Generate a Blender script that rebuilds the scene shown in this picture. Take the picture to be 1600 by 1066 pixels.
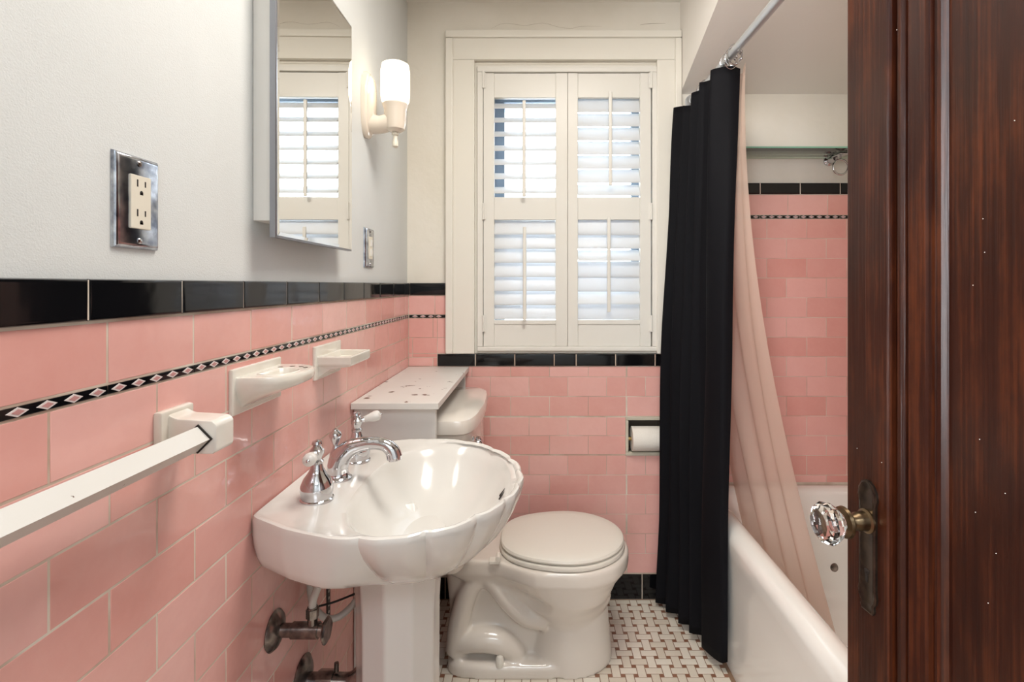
import bpy, bmesh, math, random
from mathutils import Vector, Matrix, noise
random.seed(7)
for o in list(bpy.data.objects): bpy.data.objects.remove(o)
S = bpy.context.scene
COL = S.collection
PI = math.pi

# ------------------------------------------------------------------ camera, world, lights, exposure
CAMZ = 1.2256
cd = bpy.data.cameras.new('camera'); cam = bpy.data.objects.new('camera', cd); COL.objects.link(cam)
cam.location = (0, 0, CAMZ); cam.rotation_euler = (PI/2, 0, 0)
cd.sensor_width = 36; cd.lens = 823/1600*36; cd.shift_x = -0.025; cd.shift_y = -0.055
cd.clip_start = 0.02
S.camera = cam
S.view_settings.view_transform = 'Standard'; S.view_settings.look = 'None'
S.view_settings.gamma = 1; S.view_settings.use_curve_mapping = False
S.view_settings.exposure = 0.55
w = bpy.data.worlds.new('daylight'); S.world = w; w.use_nodes = True
bg = w.node_tree.nodes['Background']; bg.inputs[0].default_value = (0.80, 0.89, 1.0, 1); bg.inputs[1].default_value = 2.8

def area(name, loc, rot, sx, sy, power, col):
    l = bpy.data.lights.new(name, 'AREA'); l.shape = 'RECTANGLE'; l.size = sx; l.size_y = sy
    l.energy = power; l.color = col
    o = bpy.data.objects.new(name, l); COL.objects.link(o); o.location = loc; o.rotation_euler = rot
    return o
area('added_ceiling_light', (0.12, 0.98, 2.31), (0, 0, 0), 0.50, 0.50, 12.5, (1.0, 0.945, 0.87))  # assumed overhead source, added to light the room; no fixture modelled
area('added_hall_light', (0.15, -0.95, 2.28), (0, 0, 0), 0.9, 0.6, 12, (0.84, 0.92, 1.0))  # assumed hall source, added out of view behind the camera
area('added_hall_fill', (-0.72, -1.58, 1.42), (PI/2, 0, math.radians(-22)), 1.0, 1.7, 62, (0.95, 0.96, 1.0))  # no window here: unseen fill added to brighten the tub alcove
area('daylight_portal_window', (0.11, 2.30, 1.48), (-PI/2, 0, 0), 0.62, 1.0, 7, (0.80, 0.89, 1.0))

# ------------------------------------------------------------------ materials
def mat(name, col, rough=0.5, metal=0.0, coat=0.0, trans=0.0, ior=1.45, emit=None, es=0, spec=0.5):
    m = bpy.data.materials.new(name); m.use_nodes = True
    b = m.node_tree.nodes['Principled BSDF']
    b.inputs['Base Color'].default_value = (*col, 1); b.inputs['Roughness'].default_value = rough
    b.inputs['Metallic'].default_value = metal; b.inputs['Coat Weight'].default_value = coat
    b.inputs['Coat Roughness'].default_value = 0.08
    b.inputs['Transmission Weight'].default_value = trans; b.inputs['IOR'].default_value = ior
    b.inputs['Specular IOR Level'].default_value = spec
    if emit:
        b.inputs['Emission Color'].default_value = (*emit, 1); b.inputs['Emission Strength'].default_value = es
    return m
def N(m, t, **kw):
    n = m.node_tree.nodes.new(t)
    for k, v in kw.items(): setattr(n, k, v)
    return n
def L(m, a, b): m.node_tree.links.new(a, b)
def bsdf(m): return m.node_tree.nodes['Principled BSDF']
def bump(m, scale, dist, detail=2, strength=1.0, stretch=None, rough=None):
    co = N(m, 'ShaderNodeTexCoord'); nz = N(m, 'ShaderNodeTexNoise'); bp = N(m, 'ShaderNodeBump')
    nz.inputs['Scale'].default_value = scale; nz.inputs['Detail'].default_value = detail
    bp.inputs['Distance'].default_value = dist; bp.inputs['Strength'].default_value = strength
    src = co.outputs['Object']
    if stretch:
        mp = N(m, 'ShaderNodeMapping'); mp.inputs['Scale'].default_value = stretch
        L(m, src, mp.inputs['Vector']); src = mp.outputs['Vector']
    L(m, src, nz.inputs['Vector']); L(m, nz.outputs['Fac'], bp.inputs['Height']); L(m, bp.outputs['Normal'], bsdf(m).inputs['Normal'])
    return nz
def mottled(m, c1, c2, scale, detail=4, stretch=None, lo=0.35, hi=0.65):
    co = N(m, 'ShaderNodeTexCoord'); nz = N(m, 'ShaderNodeTexNoise'); cr = N(m, 'ShaderNodeValToRGB')
    nz.inputs['Scale'].default_value = scale; nz.inputs['Detail'].default_value = detail
    cr.color_ramp.elements[0].position = lo; cr.color_ramp.elements[1].position = hi
    cr.color_ramp.elements[0].color = (*c1, 1); cr.color_ramp.elements[1].color = (*c2, 1)
    src = co.outputs['Object']
    if stretch:
        mp = N(m, 'ShaderNodeMapping'); mp.inputs['Scale'].default_value = stretch
        L(m, src, mp.inputs['Vector']); src = mp.outputs['Vector']
    L(m, src, nz.inputs['Vector']); L(m, nz.outputs['Fac'], cr.inputs['Fac']); L(m, cr.outputs['Color'], bsdf(m).inputs['Base Color'])
    return cr

M = {}
M['plaster'] = mat('wall_paint', (0.80, 0.78, 0.72), 0.55); mottled(M['plaster'], (0.68, 0.70, 0.69), (0.72, 0.74, 0.73), 3, 5); bump(M['plaster'], 520, 0.0005, 3)
M['cream'] = mat('cream_wall_paint', (0.80, 0.74, 0.63), 0.6); mottled(M['cream'], (0.79, 0.745, 0.65), (0.84, 0.80, 0.72), 4, 6); bump(M['cream'], 35, 0.0015, 5)
M['trimpaint'] = mat('gloss_white_trim_paint', (0.82, 0.79, 0.71), 0.32); bump(M['trimpaint'], 25, 0.0008, 3)
M['shutter'] = mat('shutter_paint', (0.80, 0.78, 0.72), 0.35)
# pink glazed tile: every tile its own shade
def tile_mat(name, a, b, rough, bumpy, em=0.12):
    m = mat(name, a, rough, coat=0.5)
    g = N(m, 'ShaderNodeNewGeometry'); co = N(m, 'ShaderNodeTexCoord'); nz = N(m, 'ShaderNodeTexNoise')
    nz.inputs['Scale'].default_value = 14; nz.inputs['Detail'].default_value = 6; nz.inputs['Roughness'].default_value = 0.7
    L(m, co.outputs['Object'], nz.inputs['Vector'])
    add = N(m, 'ShaderNodeMath', operation='MULTIPLY_ADD'); add.inputs[1].default_value = 0.75; add.inputs[2].default_value = -0.12
    L(m, g.outputs['Random Per Island'], add.inputs[0])
    ad2 = N(m, 'ShaderNodeMath', operation='MULTIPLY_ADD'); ad2.inputs[1].default_value = 0.55
    L(m, nz.outputs['Fac'], ad2.inputs[0]); L(m, add.outputs[0], ad2.inputs[2]); ad2.use_clamp = True
    mx = N(m, 'ShaderNodeMix', data_type='RGBA'); mx.inputs[6].default_value = (*a, 1); mx.inputs[7].default_value = (*b, 1)
    L(m, ad2.outputs[0], mx.inputs[0]); L(m, mx.outputs[2], bsdf(m).inputs['Base Color'])
    n2 = N(m, 'ShaderNodeTexNoise'); n2.inputs['Scale'].default_value = 22; n2.inputs['Detail'].default_value = 2
    L(m, co.outputs['Object'], n2.inputs['Vector'])
    bp = N(m, 'ShaderNodeBump'); bp.inputs['Distance'].default_value = bumpy; L(m, n2.outputs['Fac'], bp.inputs['Height'])
    L(m, bp.outputs['Normal'], bsdf(m).inputs['Normal']); L(m, bp.outputs['Normal'], bsdf(m).inputs['Coat Normal'])
    return m
M['pink'] = tile_mat('pink_glazed_tile', (0.72, 0.33, 0.283), (0.85, 0.49, 0.445), 0.24, 0.0012)
M['black'] = mat('black_glazed_tile', (0.005, 0.005, 0.006), 0.08, coat=0.0, spec=0.45); bump(M['black'], 18, 0.0004, 2)
M['grout'] = mat('cream_grout', (0.66, 0.56, 0.46), 0.85); mottled(M['grout'], (0.50, 0.36, 0.28), (0.74, 0.66, 0.56), 9, 4)
M['diamond_line'] = mat('diamond_outline_glaze', (0.70, 0.62, 0.60), 0.25)
M['diamond_pink'] = mat('diamond_pink_glaze', (0.52, 0.26, 0.25), 0.25)
M['floor_white'] = tile_mat('white_marble_mosaic', (0.68, 0.60, 0.49), (0.86, 0.81, 0.71), 0.35, 0.0004)
M['floor_dot'] = tile_mat('brown_mosaic_dot', (0.20, 0.085, 0.045), (0.32, 0.16, 0.10), 0.4, 0.0004)
M['floor_grout'] = mat('brown_floor_grout', (0.26, 0.16, 0.10), 0.9)
M['porcelain'] = mat('white_porcelain', (0.72, 0.70, 0.66), 0.16, coat=0.6)
bsdf(M['porcelain']).inputs['Coat Roughness'].default_value = 0.16
M['porcelain_old'] = mat('aged_porcelain', (0.78, 0.74, 0.66), 0.18, coat=0.5); mottled(M['porcelain_old'], (0.72, 0.67, 0.58), (0.80, 0.77, 0.70), 12, 3); bump(M['porcelain_old'], 40, 0.0006, 2)
M['toilet'] = mat('toilet_porcelain', (0.76, 0.70, 0.63), 0.14, coat=0.6)
M['seat'] = mat('toilet_seat_plastic', (0.80, 0.76, 0.68), 0.28)
M['chrome'] = mat('polished_chrome', (0.60, 0.60, 0.62), 0.06, 1.0)
M['plate'] = mat('worn_chrome_plate', (0.42, 0.44, 0.48), 0.16, 1.0); mottled(M['plate'], (0.20, 0.22, 0.27), (0.62, 0.64, 0.68), 60, 5)
M['steel'] = mat('galvanised_steel', (0.62, 0.64, 0.66), 0.42, 0.8)
M['dark_metal'] = mat('tarnished_metal', (0.16, 0.13, 0.115), 0.25, 0.9); mottled(M['dark_metal'], (0.08, 0.065, 0.06), (0.35, 0.31, 0.28), 45, 4)
M['brass'] = mat('aged_brass', (0.50, 0.36, 0.16), 0.25, 1.0)
M['darkbrass'] = mat('darkened_brass', (0.20, 0.14, 0.08), 0.28, 1.0)
M['bronze'] = mat('dark_bronze', (0.10, 0.075, 0.055), 0.32, 0.9); mottled(M['bronze'], (0.04, 0.03, 0.024), (0.10, 0.075, 0.055), 50, 3)
M['mirror'] = mat('mirror_glass', (0.90, 0.90, 0.88), 0.0, 1.0)
M['glass'] = mat('clear_glass', (0.97, 0.98, 0.97), 0.0, trans=1.0, ior=1.52)
m = bpy.data.materials.new('pale_green_sheet_glass'); m.use_nodes = True; M['shelfglass'] = m; nt = m.node_tree; nt.nodes.clear()
out = nt.nodes.new('ShaderNodeOutputMaterial'); tr = nt.nodes.new('ShaderNodeBsdfTransparent'); tr.inputs[0].default_value = (0.86, 0.96, 0.90, 1)
gl = nt.nodes.new('ShaderNodeBsdfGlossy'); gl.inputs['Roughness'].default_value = 0.02; fr = nt.nodes.new('ShaderNodeFresnel'); fr.inputs[0].default_value = 1.5
mx = nt.nodes.new('ShaderNodeMixShader'); nt.links.new(fr.outputs[0], mx.inputs[0]); nt.links.new(tr.outputs[0], mx.inputs[1]); nt.links.new(gl.outputs[0], mx.inputs[2]); nt.links.new(mx.outputs[0], out.inputs[0])
M['glassedge'] = mat('green_glass_edge', (0.22, 0.46, 0.34), 0.15)
M['outlet'] = mat('almond_plastic', (0.76, 0.71, 0.60), 0.35)
M['slot'] = mat('dark_slot', (0.02, 0.015, 0.012), 0.6)
M['plastic_white'] = mat('white_plastic', (0.82, 0.81, 0.78), 0.3)
M['hose'] = mat('grey_supply_hose', (0.50, 0.47, 0.43), 0.45)
M['wire'] = mat('black_wire', (0.015, 0.013, 0.012), 0.5)
M['sash'] = mat('blue_grey_sash_paint', (0.27, 0.34, 0.43), 0.5)
M['paper'] = mat('white_toilet_paper', (0.85, 0.81, 0.74), 0.9); bump(M['paper'], 300, 0.0008, 2)
M['tub'] = mat('enamel_tub', (0.86, 0.84, 0.79), 0.16, coat=0.5)
M['tp_ceramic'] = mat('grey_cream_ceramic', (0.58, 0.54, 0.44), 0.2, coat=0.3)
M['rust'] = mat('rust_stain', (0.22, 0.12, 0.07), 0.6)
M['ceiling'] = mat('ceiling_paint', (0.88, 0.84, 0.78), 0.7); bump(M['ceiling'], 30, 0.001, 4)
M['lampglass'] = mat('lit_opal_glass', (0.9, 0.85, 0.75), 0.3, emit=(1.0, 0.83, 0.60), es=1.4)
M['sconce'] = mat('sconce_porcelain', (0.80, 0.71, 0.60), 0.15, coat=0.5)
# white painted wood with chips
def chipped(name, thr, sc):
    m = mat(name, (0.70, 0.68, 0.64), 0.35)
    cr = mottled(m, (0.12, 0.06, 0.035), (0.71, 0.69, 0.65), sc, 6, lo=thr, hi=thr+0.015)
    return m
M['paintwood'] = mat('white_painted_wood', (0.82, 0.80, 0.76), 0.35)
M['chippy'] = chipped('chipped_white_paint', 0.325, 24)
M['bar'] = chipped('chipped_white_bar_paint', 0.27, 60)
# dark stained door
m = mat('dark_stained_wood', (0.05, 0.012, 0.006), 0.30, coat=0.05, spec=0.4); M['door'] = m
bsdf(m).inputs['Coat Roughness'].default_value = 0.22
co = N(m, 'ShaderNodeTexCoord'); mp = N(m, 'ShaderNodeMapping'); mp.inputs['Scale'].default_value = (70, 70, 1.3)
n1 = N(m, 'ShaderNodeTexNoise'); n1.inputs['Scale'].default_value = 3; n1.inputs['Detail'].default_value = 8
mp2 = N(m, 'ShaderNodeMapping'); mp2.inputs['Scale'].default_value = (9, 9, 2.6)
n2 = N(m, 'ShaderNodeTexNoise'); n2.inputs['Scale'].default_value = 2; n2.inputs['Detail'].default_value = 7; n2.inputs['Roughness'].default_value = 0.65
L(m, co.outputs['Object'], mp.inputs[0]); L(m, mp.outputs[0], n1.inputs[0]); L(m, co.outputs['Object'], mp2.inputs[0]); L(m, mp2.outputs[0], n2.inputs[0])
mm = N(m, 'ShaderNodeMath', operation='MULTIPLY_ADD'); mm.inputs[1].default_value = 0.45; L(m, n1.outputs[0], mm.inputs[0])
m3 = N(m, 'ShaderNodeMath', operation='MULTIPLY'); m3.inputs[1].default_value = 0.6; L(m, n2.outputs[0], m3.inputs[0]); L(m, m3.outputs[0], mm.inputs[2])
cr = N(m, 'ShaderNodeValToRGB'); cr.color_ramp.elements[0].position = 0.38; cr.color_ramp.elements[0].color = (0.018, 0.0040, 0.002, 1)
cr.color_ramp.elements[1].position = 0.68; cr.color_ramp.elements[1].color = (0.085, 0.021, 0.0065, 1)
e = cr.color_ramp.elements.new(0.52); e.color = (0.030, 0.007, 0.003, 1)
L(m, mm.outputs[0], cr.inputs[0]); L(m, cr.outputs[0], bsdf(m).inputs['Base Color'])
bp = N(m, 'ShaderNodeBump'); bp.inputs['Distance'].default_value = 0.0006; L(m, n1.outputs[0], bp.inputs['Height']); L(m, bp.outputs[0], bsdf(m).inputs['Normal'])
# black curtain cloth
m = mat('black_curtain_cloth', (0.0042, 0.0042, 0.006), 0.68, spec=0.15); M['cloth'] = m
bump(m, 900, 0.0003, 1)
# translucent liner
m = bpy.data.materials.new('sheer_vinyl_liner'); m.use_nodes = True; M['liner'] = m
nt = m.node_tree; nt.nodes.clear(); out = nt.nodes.new('ShaderNodeOutputMaterial')
tr = nt.nodes.new('ShaderNodeBsdfTransparent'); tr.inputs[0].default_value = (1, 0.95, 0.92, 1)
df = nt.nodes.new('ShaderNodeBsdfDiffuse'); df.inputs[0].default_value = (0.80, 0.63, 0.53, 1)
tl = nt.nodes.new('ShaderNodeBsdfTranslucent'); tl.inputs[0].default_value = (0.82, 0.66, 0.57, 1)
gl = nt.nodes.new('ShaderNodeBsdfGlossy'); gl.inputs['Roughness'].default_value = 0.3
a1 = nt.nodes.new('ShaderNodeMixShader'); a1.inputs[0].default_value = 0.45; nt.links.new(df.outputs[0], a1.inputs[1]); nt.links.new(tl.outputs[0], a1.inputs[2])
a2 = nt.nodes.new('ShaderNodeMixShader'); a2.inputs[0].default_value = 0.72; nt.links.new(tr.outputs[0], a2.inputs[1]); nt.links.new(a1.outputs[0], a2.inputs[2])
a3 = nt.nodes.new('ShaderNodeMixShader'); a3.inputs[0].default_value = 0.05; nt.links.new(a2.outputs[0], a3.inputs[1]); nt.links.new(gl.outputs[0], a3.inputs[2])
nt.links.new(a3.outputs[0], out.inputs[0])
# louver paint: slightly translucent
m = mat('translucent_louver_vinyl', (0.82, 0.82, 0.80), 0.35); M['louver'] = m
nt = m.node_tree; out = nt.nodes['Material Output']
tl = nt.nodes.new('ShaderNodeBsdfTranslucent'); tl.inputs[0].default_value = (0.80, 0.84, 0.90, 1)
mx = nt.nodes.new('ShaderNodeMixShader'); mx.inputs[0].default_value = 0.30
nt.links.new(bsdf(m).outputs[0], mx.inputs[1]); nt.links.new(tl.outputs[0], mx.inputs[2]); nt.links.new(mx.outputs[0], out.inputs[0])

# ------------------------------------------------------------------ mesh builder
class MB:
    def __init__(s): s.bm = bmesh.new(); s.wn = False
    def _mi(s, faces, mi, smooth):
        for f in faces: f.material_index = mi; f.smooth = smooth
    def box(s, x0, x1, y0, y1, z0, z1, mi=0, bev=0, seg=2, mtx=None):
        b = bmesh.new(); bmesh.ops.create_cube(b, size=1)
        bmesh.ops.scale(b, vec=(abs(x1-x0), abs(y1-y0), abs(z1-z0)), verts=b.verts)
        bmesh.ops.translate(b, vec=((x0+x1)/2, (y0+y1)/2, (z0+z1)/2), verts=b.verts)
        if bev: bmesh.ops.bevel(b, geom=b.edges[:], offset=bev, segments=seg, profile=0.5, affect='EDGES')
        if mtx: bmesh.ops.transform(b, matrix=mtx, verts=b.verts)
        s.merge(b, mi, bool(bev)); s.wn = s.wn or bool(bev); return s
    def merge(s, b, mi=0, smooth=False):
        vm = {v: s.bm.verts.new(v.co) for v in b.verts}
        for f in b.faces:
            try: nf = s.bm.faces.new([vm[v] for v in f.verts]); nf.material_index = mi; nf.smooth = smooth
            except ValueError: pass
        b.free()
    def rings(s, rings, mi=0, smooth=True, close=True, cap0=False, cap1=False):
        vs = [[s.bm.verts.new(p) for p in r] for r in rings]
        n = len(vs[0])
        for a, b in zip(vs[:-1], vs[1:]):
            for i in range(n if close else n-1):
                j = (i+1) % n
                f = s.bm.faces.new((a[i], a[j], b[j], b[i])); f.material_index = mi; f.smooth = smooth
        if cap0: f = s.bm.faces.new(vs[0][::-1]); f.material_index = mi; f.smooth = smooth
        if cap1: f = s.bm.faces.new(vs[-1]); f.material_index = mi; f.smooth = smooth
        return s
    def lathe(s, prof, org=(0,0,0), axis=(0,0,1), n=32, mi=0, smooth=True, ribs=0, ribamp=0):
        q = Vector(axis).normalized().to_track_quat('Z', 'Y'); o = Vector(org); rr = []
        for r, z in prof:
            ring = []
            for i in range(n):
                a = 2*PI*i/n; k = 1+(ribamp*math.cos(ribs*a) if ribs else 0)
                ring.append(o+q @ Vector((r*k*math.cos(a), r*k*math.sin(a), z)))
            rr.append(ring)
        return s.rings(rr, mi, smooth, True, True, True)
    def tube(s, pts, rad, n=14, mi=0, spline=True, cap=True, up=None, sub=8):
        P = [Vector(p) for p in pts]; R = rad if isinstance(rad, (list, tuple)) else [rad]*len(P)
        if spline and len(P) > 2:
            Q, RR = [], []
            for i in range(len(P)-1):
                p0 = P[max(i-1, 0)]; p1 = P[i]; p2 = P[i+1]; p3 = P[min(i+2, len(P)-1)]
                for k in range(sub):
                    t = k/sub
                    Q.append(0.5*((2*p1)+(p2-p0)*t+(2*p0-5*p1+4*p2-p3)*t*t+(3*p1-p0-3*p2+p3)*t**3)); RR.append(R[i]*(1-t)+R[i+1]*t)
            Q.append(P[-1]); RR.append(R[-1]); P, R = Q, RR
        rr = []; prev = None
        for i, p in enumerate(P):
            d = (P[min(i+1, len(P)-1)]-P[max(i-1, 0)]).normalized()
            if prev is None:
                u = d.cross(Vector(up) if up else Vector((0, 0, 1)))
                if u.length < 0.01: u = d.cross(Vector((1, 0, 0)))
                u.normalize()
            else:
                u = (prev-d*prev.dot(d)).normalized()
            prev = u; v = d.cross(u)
            rr.append([p+(u*math.cos(2*PI*k/n)+v*math.sin(2*PI*k/n))*R[i] for k in range(n)])
        return s.rings(rr, mi, True, True, cap, cap)
    def sphere(s, c, r, mi=0, sc=(1,1,1), u=20, v=12):
        b = bmesh.new(); bmesh.ops.create_uvsphere(b, u_segments=u, v_segments=v, radius=r)
        bmesh.ops.scale(b, vec=sc, verts=b.verts); bmesh.ops.translate(b, vec=c, verts=b.verts)
        s.merge(b, mi, True); return s
    def prism(s, pts, axis, a0, a1, mi=0, bev=0, smooth=False):
        # polygon in the two other axes, extruded along axis ('x','y','z')
        b = bmesh.new()
        def mk(p, a):
            return {'x': (a, p[0], p[1]), 'y': (p[0], a, p[1]), 'z': (p[0], p[1], a)}[axis]
        A = [b.verts.new(mk(p, a0)) for p in pts]; B = [b.verts.new(mk(p, a1)) for p in pts]
        n = len(pts)
        for i in range(n): b.faces.new((A[i], A[(i+1) % n], B[(i+1) % n], B[i]))
        b.faces.new(A[::-1]); b.faces.new(B)
        bmesh.ops.recalc_face_normals(b, faces=b.faces)
        if bev: bmesh.ops.bevel(b, geom=b.edges[:], offset=bev, segments=2, profile=0.5, affect='EDGES')
        s.merge(b, mi, smooth or bool(bev)); s.wn = s.wn or bool(bev); return s
    def build(s, name, mats, parent=None, label=None, cat=None, group=None, kind=None, loc=None, flat=False):
        bmesh.ops.recalc_face_normals(s.bm, faces=s.bm.faces)
        me = bpy.data.meshes.new(name)
        mats = mats if isinstance(mats, (list, tuple)) else [mats]
        off = Vector(loc) if loc else Vector((0, 0, 0))
        if loc: bmesh.ops.translate(s.bm, vec=-off, verts=s.bm.verts)
        for e_ in s.bm.edges:
            if len(e_.link_faces) == 2 and e_.calc_face_angle(0) > math.radians(38): e_.smooth = False
        s.bm.to_mesh(me); s.bm.free()
        for m_ in mats: me.materials.append(M[m_] if isinstance(m_, str) else m_)
        o = bpy.data.objects.new(name, me); COL.objects.link(o); o.location = off
        if parent:
            o.parent = parent
        if s.wn:
            wm = o.modifiers.new('even_shading', 'WEIGHTED_NORMAL'); wm.keep_sharp = True; wm.weight = 80
        tag(o, label, cat, group, kind)
        return o
def tag(o, label=None, cat=None, group=None, kind=None):
    if label: o['label'] = label
    if cat: o['category'] = cat
    if group: o['group'] = group
    if kind: o['kind'] = kind
def empty(name, label, cat, group=None, loc=(0, 0, 0)):
    o = bpy.data.objects.new(name, None); COL.objects.link(o); o.location = loc; o.empty_display_size = 0.05
    tag(o, label, cat, group); bpy.context.view_layer.update()
    return o
def adopt(root):
    # children are modelled in world coordinates: undo the root's placement
    inv = root.matrix_world.inverted() if False else Matrix.Translation(-Vector(root.location))
    for c in root.children:
        c.matrix_parent_inverse = inv

# ------------------------------------------------------------------ tiles
G = 0.0020
def rects_minus(x0, x1, z0, z1, holes):
    xs = sorted({x0, x1, *[h[0] for h in holes], *[h[1] for h in holes]}); zs = sorted({z0, z1, *[h[2] for h in holes], *[h[3] for h in holes]})
    xs = [x for x in xs if x0 <= x <= x1]; zs = [z for z in zs if z0 <= z <= z1]; out = []
    for a, b in zip(xs[:-1], xs[1:]):
        for c, d in zip(zs[:-1], zs[1:]):
            mx_, mz = (a+b)/2, (c+d)/2
            if not any(h[0] < mx_ < h[1] and h[2] < mz < h[3] for h in holes): out.append((a, b, c, d))
    return out
def tile(mb, P, u0, u1, v0, v1, h, mi, r=0.0016, g=G):
    # P(u, v, w) -> world; w is the distance out of the wall
    u0 += g/2; u1 -= g/2; v0 += g/2; v1 -= g/2
    if u1-u0 < 0.003 or v1-v0 < 0.003: return
    t = random.uniform(-0.0003, 0.0003); t2 = random.uniform(-0.0003, 0.0003)
    rr = []
    for ins, w_ in ((0, 0), (0, h-r), (r*0.35, h-r*0.3), (r*1.2, h)):
        rr.append([P(u0+ins, v0+ins, w_-t*(w_ > 0)), P(u1-ins, v0+ins, w_+t*(w_ > 0)), P(u1-ins, v1-ins, w_+t2*(w_ > 0)), P(u0+ins, v1-ins, w_-t2*(w_ > 0))])
    mb.rings(rr, mi, True, True, False, True); mb.wn = True
def tile_rows(mb, P, regs, ztop, nrow, pitch, row, ph, h=0.005, mi=0, g=0.0016):
    for k in range(nrow):
        v1 = ztop-k*row; v0 = v1-row
        off = ph[k % 2]
        for (a, b, c, d) in regs:
            if v1 <= c+1e-5 or v0 >= d-1e-5: continue
            n0 = math.floor((a-off)/pitch)
            u = off+n0*pitch
            while u < b:
                ua, ub = max(u, a), min(u+pitch, b)
                if ub-ua > 0.004: tile(mb, P, ua, ub, max(v0, c), min(v1, d), h, mi, 0.0013, g)
                u += pitch
def band(mb, P, a, b, z0, z1, cuts, h, mi, r=0.004):
    c = [a]+[x for x in cuts if a+0.004 < x < b-0.004]+[b]
    for u0, u1 in zip(c[:-1], c[1:]): tile(mb, P, u0, u1, z0, z1, h, mi, r, 0.0020)
    q = [(a+0.002, z0+0.002), (b-0.002, z0+0.002), (b-0.002, z1-0.002), (a+0.002, z1-0.002)]
    mb.rings([[P(u, v, 0.0) for u, v in q], [P(u, v, h-r*0.72) for u, v in q]], mi+1, False, True, False, True)
def diamonds(mb, P, a, b, z0, z1, cuts, h, mb_black=0, ml=1, mp_=2):
    c = [a]+[x for x in cuts if a+0.004 < x < b-0.004]+[b]; zc = (z0+z1)/2
    for u0, u1 in zip(c[:-1], c[1:]): tile(mb, P, u0, u1, z0, z1, h, mb_black, 0.001, 0.0014)
    p = 0.0309; k0 = math.floor((a-cuts[0])/p) if cuts else 0
    k = k0
    while True:
        u = (cuts[0] if cuts else 0)+p*(k+0.5); k += 1
        if u > b-0.009: break
        if u < a+0.009: continue
        H = 0.0047; W = 0.0112
        for sc, w_, m_ in ((1, h+0.0006, ml), (0.60, h+0.0009, mp_)):
            top = [P(u-W*sc, zc, w_), P(u, zc-H*sc, w_), P(u+W*sc, zc, w_), P(u, zc+H*sc, w_)]
            bot = [P(u-W*sc*1.08, zc, h-0.0006), P(u, zc-H*sc*1.08, h-0.0006), P(u+W*sc*1.08, zc, h-0.0006), P(u, zc+H*sc*1.08, h-0.0006)]
            mb.rings([bot, top], m_, False, True, False, True)

WL = -0.5085      # plaster/grout plane of the left wall; tile faces at about -0.5035
WB = 2.056
PL = lambda u, v, w_: (WL+w_, u, v)
PB = lambda u, v, w_: (u, WB-w_, v)
ROWT, ROW = 1.0955, 0.0764
# left wall
mb = MB(); mb.box(WL-0.12, WL, -0.17, WB+0.12, 0, 2.345, 0)
tile_rows(mb, PL, [(-0.05, WB, 1.109, 1.183)], 1.183, 1, 0.1545, 0.074, (0.617, 0.617), mi=2, g=0.0024)
tile_rows(mb, PL, [(-0.05, WB, 0.0996, ROWT)], ROWT, 14, 0.1545, ROW, (0.543, 0.620), mi=2, g=0.0024)
mb.box(WL, WL+0.0044, -0.05, WB, 0, 1.222, 1)
mb.build('wall_left', ['plaster', 'grout', 'pink'], kind='structure', label='pale plaster wall above glazed pink subway tile', )
mb = MB(); band(mb, PL, -0.05, WB-0.001, 1.184, 1.233, [0.5858+k*0.15445 for k in range(-4, 11)], 0.011, 0, 0.0036); mb.build('trim_1', ['black', 'grout'], kind='structure')
mb = MB(); diamonds(mb, PL, -0.05, WB-0.006, 1.0962, 1.1085, [0.617+k*0.1545 for k in range(-4, 11)], 0.006); mb.build('trim_2', ['black', 'diamond_line', 'diamond_pink'], kind='structure')
mb = MB(); band(mb, PL, -0.05, WB-0.006, 0.0, 0.0992, [0.543+k*0.1545 for k in range(-4, 11)], 0.007, 0, 0.003); mb.build('baseboard_left', ['black', 'grout'], kind='structure')

# back wall (window wall), with openings for window and paper holder
WIN = (-0.245, 0.478, 0.955, 2.085)
TPH = (0.3445, 0.4895, 0.5635, 0.7095)
mb = MB()
for a, b, c, d in rects_minus(WL-0.12, 1.45, 0, 2.345, [WIN, TPH]): mb.box(a, b, WB, WB+0.12, c, d, 0)
mb.box(TPH[0]-0.01, TPH[1]+0.01, WB+0.12, WB+0.13, TPH[2]-0.01, TPH[3]+0.01, 0)
EX = 0.60
regs = rects_minus(WL+0.006, EX, 0.0996, 1.183, [(-0.3557, EX, 0.957, 1.2), (-0.3905, EX, 0.9075, 0.957), TPH])
tile_rows(mb, PB, [r for r in regs if r[3] > 1.09] and rects_minus(WL+0.006, -0.3557, 1.109, 1.183, []), 1.183, 1, 0.1512, 0.074, (-0.4, -0.4), mi=2)
regs2 = [(a, b, c, min(d, ROWT)) for a, b, c, d in regs if c < ROWT]
tile_rows(mb, PB, regs2, ROWT, 14, 0.1512, ROW, (0.0463, 0.118), mi=2)
for a, b, c, d in rects_minus(WL, EX, 0, 1.222, [(-0.3557, EX, 0.95, 1.3), TPH]): mb.box(a, b, WB-0.0042, WB, c, d, 1)
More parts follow.
